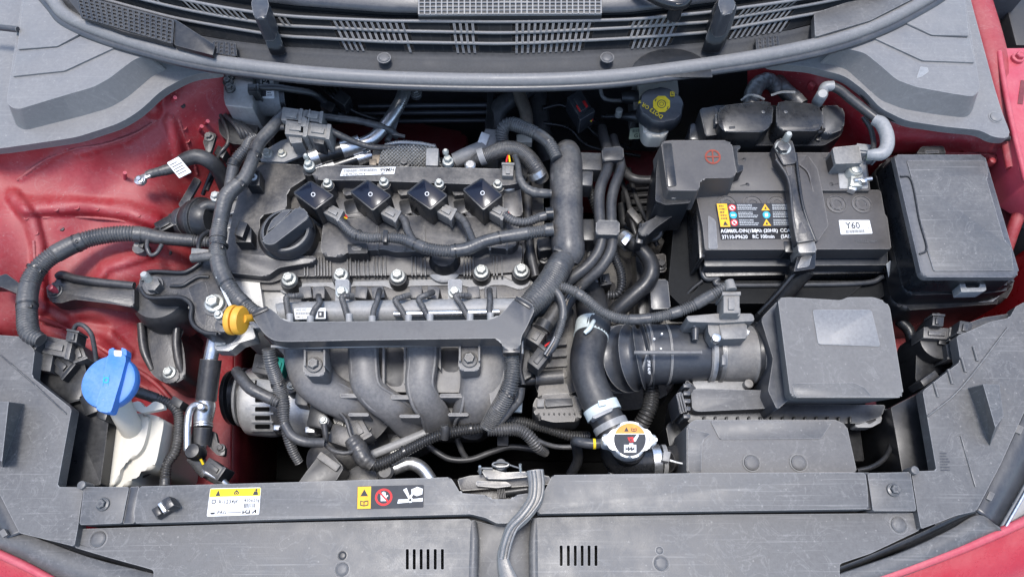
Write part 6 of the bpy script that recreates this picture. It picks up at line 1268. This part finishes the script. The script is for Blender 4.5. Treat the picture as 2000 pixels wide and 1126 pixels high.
decal('code_sticker', [(1638, 430), (1698, 430), (1704, 456), (1642, 458)], .0004, [('t', 'Y60', .42, .6, .66, 's_black'), ('b', .38, .70, 1.7, .93, 's_dark'), ('l', 2.02, .4, 2.14, .9, 4, 's_dark')], 2.25, label='white sticker reading Y60')
decal('moulded_text', [(1664, 466), (1724, 466), (1726, 476), (1666, 476)], .0004, [('t', '>PP-TD20<', 4.9, .15, .9, 'cover', 180)], 6, back=None)
hd = T('battery_clamp', 'black steel battery hold-down strap with nut', 'battery clamp')
prism('strap', [(1512, 288), (1546, 284), (1554, 318), (1558, 345), (1572, 420), (1592, 468), (1556, 474), (1548, 430), (1540, 350), (1516, 312)], .022, .008, 'blacksteel', rc=4, bev=.0025)
tube('strap_edge', [(1516, 312, .024), (1540, 352, .024), (1548, 420, .022), (1556, 472, .018)], 3.2, 'blacksteel', seg=8); tube('strap_edge', [(1554, 300, .024), (1560, 350, .024), (1570, 410, .022), (1592, 470, .018)], 3.2, 'cleanblack', seg=8)
prism('strap_top', [(1510, 284), (1520, 270), (1546, 272), (1552, 290), (1556, 318), (1530, 322)], .026, .012, 'blacksteel', rc=4, bev=.002)
for (q) in ([(1534, 324), (1546, 322), (1546, 340), (1540, 344)], [(1560, 436), (1566, 432), (1576, 454), (1560, 456)]): prism('strap_window', q, .0228, .015, 'battery', rc=2, bev=.0005)
prism('front_plate', [(1556, 464), (1588, 462), (1596, 492), (1560, 494)], .018, -.01, 'worn', rc=4, bev=.002)
prism('drop_plate', [(1560, 492), (1594, 490), (1592, 524), (1550, 530)], .008, -.03, 'cleanblack', rc=3, bev=.003); prism('drop_window', [(1566, 500), (1586, 498), (1580, 520), (1556, 524)], .009, .0, 'worn', rc=3, bev=.001)
tube('drop_leg', [(1574, 524, -.005), (1544, 560, -.03), (1500, 608, -.06), (1480, 630, -.08)], [19, 17, 15, 14], 'black', seg=12, flat=.6); tube('leg_edge', [(1556, 528, -.0), (1520, 572, -.02), (1482, 612, -.04)], 4, 'cleanblack', seg=8)
cyl('nut', 1531, 284, .034, 13, .01, 'castdark', seg=6); lathe('stud', (1535, 272, .034), [(7, -.01), (7, .010), (5, .013)], 'zinc', seg=14); cyl('washer', 1530, 287, .0275, 16, .002, 'zinc')
pc = T('positive_terminal_cover', 'dusty black positive terminal cover with red plus mark', 'terminal cover')
prism('cover', [(1291, 277), (1310, 274), (1422, 274), (1430, 282), (1438, 338), (1432, 347), (1374, 348), (1367, 354), (1366, 372), (1304, 372), (1298, 330)], .042, -.0, 'battery', rc=6, bev=.002, seg=2, flare=.004)
prism('side_wall', [(1282, 330), (1291, 280), (1306, 376), (1350, 384), (1348, 396), (1300, 400), (1280, 392)], .022, -.05, 'black', rc=4, bev=.003)
prism('lid_strip', [(1294, 280), (1312, 279), (1322, 362), (1304, 365)], .0434, .035, 'cleanblack', rc=3, bev=.001)
decal('plus_mark', [(1374, 291), (1408, 291), (1410, 322), (1376, 322)], .0424, [('o', .5, .5, .36, .46, 's_redmark'), ('r', .46, .08, .54, .92, 's_redmark'), ('r', .08, .46, .92, .54, 's_redmark')], 1, back=None)
prism('latch_frame', [(1430, 285), (1446, 284), (1446, 290), (1440, 292), (1442, 322), (1452, 322), (1452, 332), (1438, 338)], .03, .0, 'black', rc=2, bev=.001)
cyl('hinge_screw', 1315, 379, .026, 10, .01, 'castdark', seg=18); prism('cable_guide', [(1300, 392), (1330, 384), (1338, 396), (1316, 420), (1284, 442), (1262, 462), (1246, 458), (1248, 440), (1280, 424)], -.01, -.05, 'black', rc=6, bev=.004)
cbox('guide_tip', 1252, 455, -.02, 14, 40, .04, 'cleanblack', 10, .002); cbox('guide_clip', 1310, 388, .006, 30, 10, .012, 'plastic', 10, .001)
tube('guide_hook', [(1282, 440, -.04), (1290, 455, -.045), (1280, 466, -.05), (1262, 468, -.055)], 6, 'black', seg=8)
ng = T('negative_terminal', 'silver negative terminal clamp with grey sensor block', 'terminal')
cyl('post_base', 1665, 335, .004, 22, .01, 'plastic'); prism('well', [(1634, 296), (1688, 296), (1696, 368), (1640, 368)], .0068, .0, 'greytube', rc=3, bev=.001)
lathe('clamp_ring', (1671, 331, .018), [(15, -.016), (15, -.002), (13, .001), (10, .0005), (9, .003), (5, .004)], 'zinc', seg=26)
cbox('clamp_jaw', 1674, 350, .016, 24, 26, .012, 'zinc', 4, .0015); cbox('clamp_jaw', 1668, 362, .012, 16, 16, .01, 'steel', 20, .0015); tube('clamp_bolt', [(1668, 352, .018), (1702, 349, .018)], 4.4, 'steel', seg=10); cyl('clamp_nut', 1688, 350, .024, 7, .01, 'steel', seg=6)
prism('sensor_block', [(1626, 288), (1678, 283), (1684, 318), (1632, 320)], .03, .004, 'greyplug', rc=3, bev=.002); prism('sensor_side', [(1623, 300), (1630, 290), (1636, 322), (1628, 324)], .024, .0, 'black', rc=2)
connector(1690, 290, .022, 34, 18, 6, 'greytube', .018); connector(1702, 300, .014, 28, 16, 0, 'greytube', .016); cbox('green_tab', 1700, 304, .0205, 12, 12, .004, 's_green', 0)
nc = T('negative_cable', 'black earth cable ending in a pale grey sleeve', 'cable')
tube('cable', [(1622, 168, 0.048), (1640, 176, 0.050), (1662, 194, 0.052), (1690, 216, 0.054), (1716, 236, 0.054)], [9, 9, 9, 9, 9], 'rubber', seg=14)
tube('sleeve', [(1708, 234, 0.054), (1722, 242, 0.056), (1732, 264, 0.056), (1732, 286, 0.054), (1722, 300, 0.052), (1704, 302, 0.050), (1694, 302, 0.048)], [11, 13, 13, 13, 13, 11, 9], 'greytube', seg=16)
lathe('terminal_elbow', (1606, 184, 0.048), [(11, -.03), (11, .0), (8, .003), (4, .0032)], 'greytube', seg=18, axis=(-.2, -.3, 1)); tube('elbow_neck', [(1606, 182, 0.042), (1612, 170, 0.048), (1628, 168, 0.050)], 10, 'greytube', seg=14); tube('side_wire', [(1686, 228, 0.038), (1700, 250, 0.034), (1706, 276, 0.034), (1706, 292, 0.038)], 5, 'rubber', seg=10)
# ECU plugs
ec = T('engine_control_unit', 'engine control unit with two domed black plug covers', 'control unit')
prism('base', [(1368, 214), (1400, 206), (1640, 206), (1650, 220), (1646, 262), (1610, 284), (1420, 284), (1375, 266)], .004, -.06, 'black', rc=6, bev=.003)
prism('end_cap', [(1366, 212), (1400, 208), (1406, 262), (1378, 266)], .018, -.02, 'rubber', rc=5, bev=.004); prism('end_cap', [(1606, 206), (1642, 206), (1650, 222), (1648, 252), (1622, 262), (1606, 258)], .018, -.02, 'plastic', rc=6, bev=.004)
prism('plug_cover', [(1402, 216), (1412, 206), (1500, 196), (1510, 206), (1508, 244), (1490, 258), (1416, 258), (1404, 246)], .036, -.0, 'cleanblack', rc=8, bev=.0022, seg=2)
prism('plug_cover', [(1516, 204), (1526, 196), (1594, 204), (1606, 214), (1606, 248), (1598, 256), (1530, 256), (1516, 246)], .036, -.0, 'cleanblack', rc=8, bev=.0022, seg=2)
tube('lever_arm', [(1404, 262, .012), (1440, 258, .018), (1466, 262, .016), (1462, 272, .012)], 4, 'black', seg=8); tube('lever_arm', [(1546, 272, .012), (1560, 258, .018), (1600, 258, .018), (1612, 250, .014)], 4, 'black', seg=8)
for u in (1402, 1604): cbox('latch_tooth', u, 232, .03, 10, 18, .01, 'plastic', 0, .0008)
for u, v in ((1430, 249), (1594, 246)): cbox('cover_slot', u, v, .0364, 12, 5, .006, 'deep', -6, .0002)
for u, v in ((1491, 218), (1535, 218)): cyl('cover_pip', u, v, .0372, 4, .003, 'plastic', seg=12)
for u in (1420, 1440, 1460, 1560, 1580, 1600): cbox('gear_rack', u, 268, .008, 9, 12, .012, 'black', 15, .001)
prism('front_rail', [(1424, 276), (1604, 272), (1610, 288), (1430, 294)], -.008, -.05, 'black', rc=3); cbox('side_foot', 1360, 256, -.01, 26, 34, .04, 'plastic', 5, .004)
tube('harness', [(1466, 206, .02), (1470, 184, .024), (1480, 166, .024), (1498, 158, .02), (1512, 166, .014), (1520, 180, .01)], [15, 16, 16, 16, 15, 14], 'tape', 'tape', seg=18, amp=.14); tube('harness', [(1520, 160, .0), (1534, 178, .014), (1552, 192, .018), (1566, 206, .018)], [14, 15, 15, 14], 'tape', 'tape', seg=18, amp=.14)
tube('cable_tie', [(1448, 196, .03), (1462, 186, .038), (1480, 188, .04), (1492, 194, .034)], 2.6, 'greyplug', seg=6); tube('cable_tie', [(1506, 186, .036), (1526, 180, .04), (1552, 180, .036)], 2.6, 'greyplug', seg=6)
# brake fluid
bf = T('brake_reservoir', 'white brake fluid reservoir with black cap and yellow symbol', 'reservoir')
prism('tank', [(1246, 150), (1322, 150), (1326, 180), (1310, 240), (1306, 258), (1296, 267), (1266, 267), (1256, 256), (1252, 200)], -.015, -.04, 'whitepoly', rc=8, bev=.006, seg=3); prism('master_cylinder', [(1240, 180), (1300, 180), (1300, 240), (1246, 236)], -.045, -.12, 'black', rc=8, bev=.004)
lathe('cap', (1292, 203, .012), [(42, -.026), (44, -.022), (44.5, -.010), (44, -.004), (41, -.001), (36, .0), (5, .0008)], 'plastic', seg=48, wob=lambda i, n: 1+.025*(1 if (i % 8) < 5 else -1))
octg = [(1.0+.47*math.cos(R(22.5+45*i)), 1.0+.47*math.sin(R(22.5+45*i))) for i in range(8)]
decal('cap_print', [(1254, 168), (1330, 168), (1330, 240), (1254, 240)], .0126, [('p', octg, 's_yellow'), ('o', 1.0, 1.0, .19, .23, 's_dark'), ('o', 1.0, 1.0, .09, .115, 's_dark'), ('p', [(.64, .86), (.7, .72), (.74, .74), (.69, .88)], 's_dark'), ('p', [(1.32, 1.14), (1.36, 1.12), (1.3, 1.3), (1.26, 1.28)], 's_dark'), ('r', 1.44, .34, 1.66, .6, 's_yellow'), ('r', 1.48, .38, 1.54, .46, 's_dark'), ('r', 1.57, .38, 1.62, .46, 's_dark'), ('r', 1.48, .49, 1.62, .55, 's_dark'), ('t', 'DOT3 OR 4', 1.1, 1.66, .29, 's_yellow', 215)], 2.0, back=None, ys=2.0)
tube('sensor_stub', [(1214, 190, -.03), (1236, 190, -.03), (1252, 190, -.03)], [10, 14, 12], 'black', seg=16); tube('outlet_pipe', [(1176, 228, -.05), (1210, 228, -.04), (1240, 228, -.035), (1256, 228, -.04)], [4, 5, 12, 12], 'cleanblack', seg=12); cyl('bleed_screw', 1210, 214, -.02, 7, .014, 'zinc', seg=12)
prism('side_lug', [(1236, 160), (1250, 158), (1252, 210), (1238, 214)], -.028, -.08, 'greyplug', rc=4, bev=.003)
tube('thin_pipe', [(1172, 170, -.04), (1178, 190, -.045), (1196, 196, -.05), (1232, 196, -.05)], 4, 'greyplug', seg=8)
decal('code_tag', [(1231, 251), (1262, 248), (1263, 270), (1228, 272)], -.05, [('b', .25, .14, 1.1, .42, 's_dark'), ('t', 'G1', .4, .9, .5, 's_black'), ('l', 1.15, .5, 1.4, .9, 3, 's_dark')], 1.5, back='s_green', label='pale green tag reading G1')
mc = T('lambda_plug', 'dark wiring plug with red lock tab near the bulkhead', 'connector')
connector(1134, 204, -.035, 52, 30, 58, 'plastic', .03, wires=3); cbox('red_lock', 1137, 206, -.0325, 14, 20, .006, 's_red', 58, .001); tube('lead', [(1146, 224, -.05), (1160, 236, -.06), (1168, 240, -.07)], 5, 'black', seg=8)
# fuse box
fb = T('fuse_box', 'large black fuse box with grey dusty lid', 'fuse box')
prism('lower_box', [(1712, 330), (1730, 318), (1960, 330), (1980, 560), (1960, 592), (1766, 606), (1742, 590), (1736, 560)], -.05, -.2, 'black', rc=12, bev=.006, seg=3)
prism('flange', [(1708, 330), (1728, 314), (1930, 314), (1982, 548), (1974, 566), (1930, 572), (1780, 576), (1764, 566)], -.018, -.05, 'black', rc=14, bev=.006, seg=3)
prism('lid_skirt', [(1722, 316), (1742, 306), (1926, 306), (1986, 542), (1976, 556), (1796, 560), (1784, 552)], .0, -.03, 'cleanblack', rc=10, bev=.005, seg=3)
prism('lid', [(1746, 302), (1923, 302), (1991, 532), (1984, 541), (1808, 541), (1799, 534)], .036, .028, 'fuselid', rc=7, bev=.003, seg=3, flare=.001)
prism('lid_wall', [(1746, 304), (1923, 304), (1989, 530), (1982, 539), (1809, 539), (1800, 532)], .0285, -.012, 'cleanblack', rc=7, bev=.001, flare=.004)
prism('lid_panel', [(1771, 313), (1924, 313), (1931, 340), (1926, 346), (1962, 470), (1974, 480), (1980, 528), (1824, 529), (1810, 484), (1780, 345)], .0376, .03, 'cover', rc=3, bev=.0012)
tube('panel_edge', [(1758, 344, .0372), (1780, 352, .0372), (1796, 430, .0372), (1810, 484, .0372), (1796, 496, .0372)], 2, 'cleanblack', seg=6)
la_ = prism('front_latch', [(1872, 543), (1882, 543), (1887, 562), (1914, 561), (1914, 541), (1921, 541), (1927, 566), (1920, 569), (1878, 570)], .008, -.01, 'greytube', rc=2, bev=.001); prism('latch_tongue', [(1888, 552), (1912, 550), (1912, 560), (1890, 561)], .004, -.02, 'black', p=la_, bev=.0006)
prism('rear_latch', [(1790, 300), (1800, 286), (1843, 285), (1848, 300)], .02, -.02, 'black', rc=3, bev=.002); prism('latch_window', [(1806, 289), (1836, 288), (1838, 298), (1806, 299)], .0206, .01, 'deep', rc=2, bev=.0005); prism('latch_bar', [(1808, 294), (1834, 293), (1834, 299), (1808, 300)], .0212, .01, 'plastic', rc=1, bev=.0005)
decal('silver_tag', [(1731, 516), (1740, 508), (1750, 536), (1738, 552)], [-.03, -.03, -.05, -.05], [], .3, back='s_grey')
decal('print_tag', [(1906, 581), (1952, 577), (1934, 592), (1896, 593)], [-.045, -.045, -.052, -.052], [('l', .2, .1, 2.8, .9, 4, 's_dark')], 3, back='s_grey'); decal('moulded_text', [(1784, 577), (1830, 575), (1826, 586), (1780, 588)], [-.045]*4, [('t', '60/A3', .3, .85, .9, 'cover')], 4, back=None)
# right headlamp plugs
rp = T('headlamp_plugs', 'black headlamp plug and looms beside the fuse box', 'lamp housing')
cyl('bulb_cap', 1832, 668, -.03, 34, .06, 'black'); connector(1834, 650, -.02, 60, 22, 3, 'castdark', .03); connector(1833, 624, -.01, 24, 22, -85, 'rubber', .02); cbox('cap_rib', 1842, 664, -.025, 14, 16, .01, 'black', 10); connector(1862, 684, -.02, 30, 24, 80, 'rubber', .03)
prism('lamp_back', [(1790, 680), (1868, 662), (1878, 706), (1800, 764), (1788, 740)], -.05, -.16, 'black', rc=5); cbox('fin_block', 1816, 738, -.02, 36, 14, .03, 'rubber', -35); connector(1886, 640, -.0, 26, 26, 100, 'rubber', .03)
prism('rubble_edge', [(1880, 634), (1920, 620), (1970, 612), (1972, 622), (1930, 630), (1890, 648)], -.004, -.04, 'rubber', rc=3)
tube('loom', [(1742, 605, -.1), (1756, 625, -.1), (1775, 645, -.1), (1780, 670, -.1), (1776, 700, -.1), (1760, 722, -.11)], [10, 11, 10, 9, 9, 9], 'black', 'mix', seg=12); tube('wire', [(1788, 660, -.08), (1804, 636, -.06), (1824, 622, -.04), (1834, 616, -.03)], 6, 'black', seg=10)

# ============================================================ origins at each thing's base
bpy.context.view_layer.update()
for t in THINGS:
    lo = Vector((1e9,)*3); hi = -lo
    def walk(o):
        for c in o.children:
            if c.type == 'MESH':
                for b in c.bound_box:
                    q = c.matrix_world @ Vector(b)
                    for k in range(3): lo[k] = min(lo[k], q[k]); hi[k] = max(hi[k], q[k])
            walk(c)
    walk(t)
    if lo.x > 1e8: continue
    loc = Vector(((lo.x+hi.x)/2, (lo.y+hi.y)/2, lo.z)); t.location = loc
    for c in t.children: c.matrix_parent_inverse = Matrix.Translation(-loc)
bpy.context.view_layer.update()
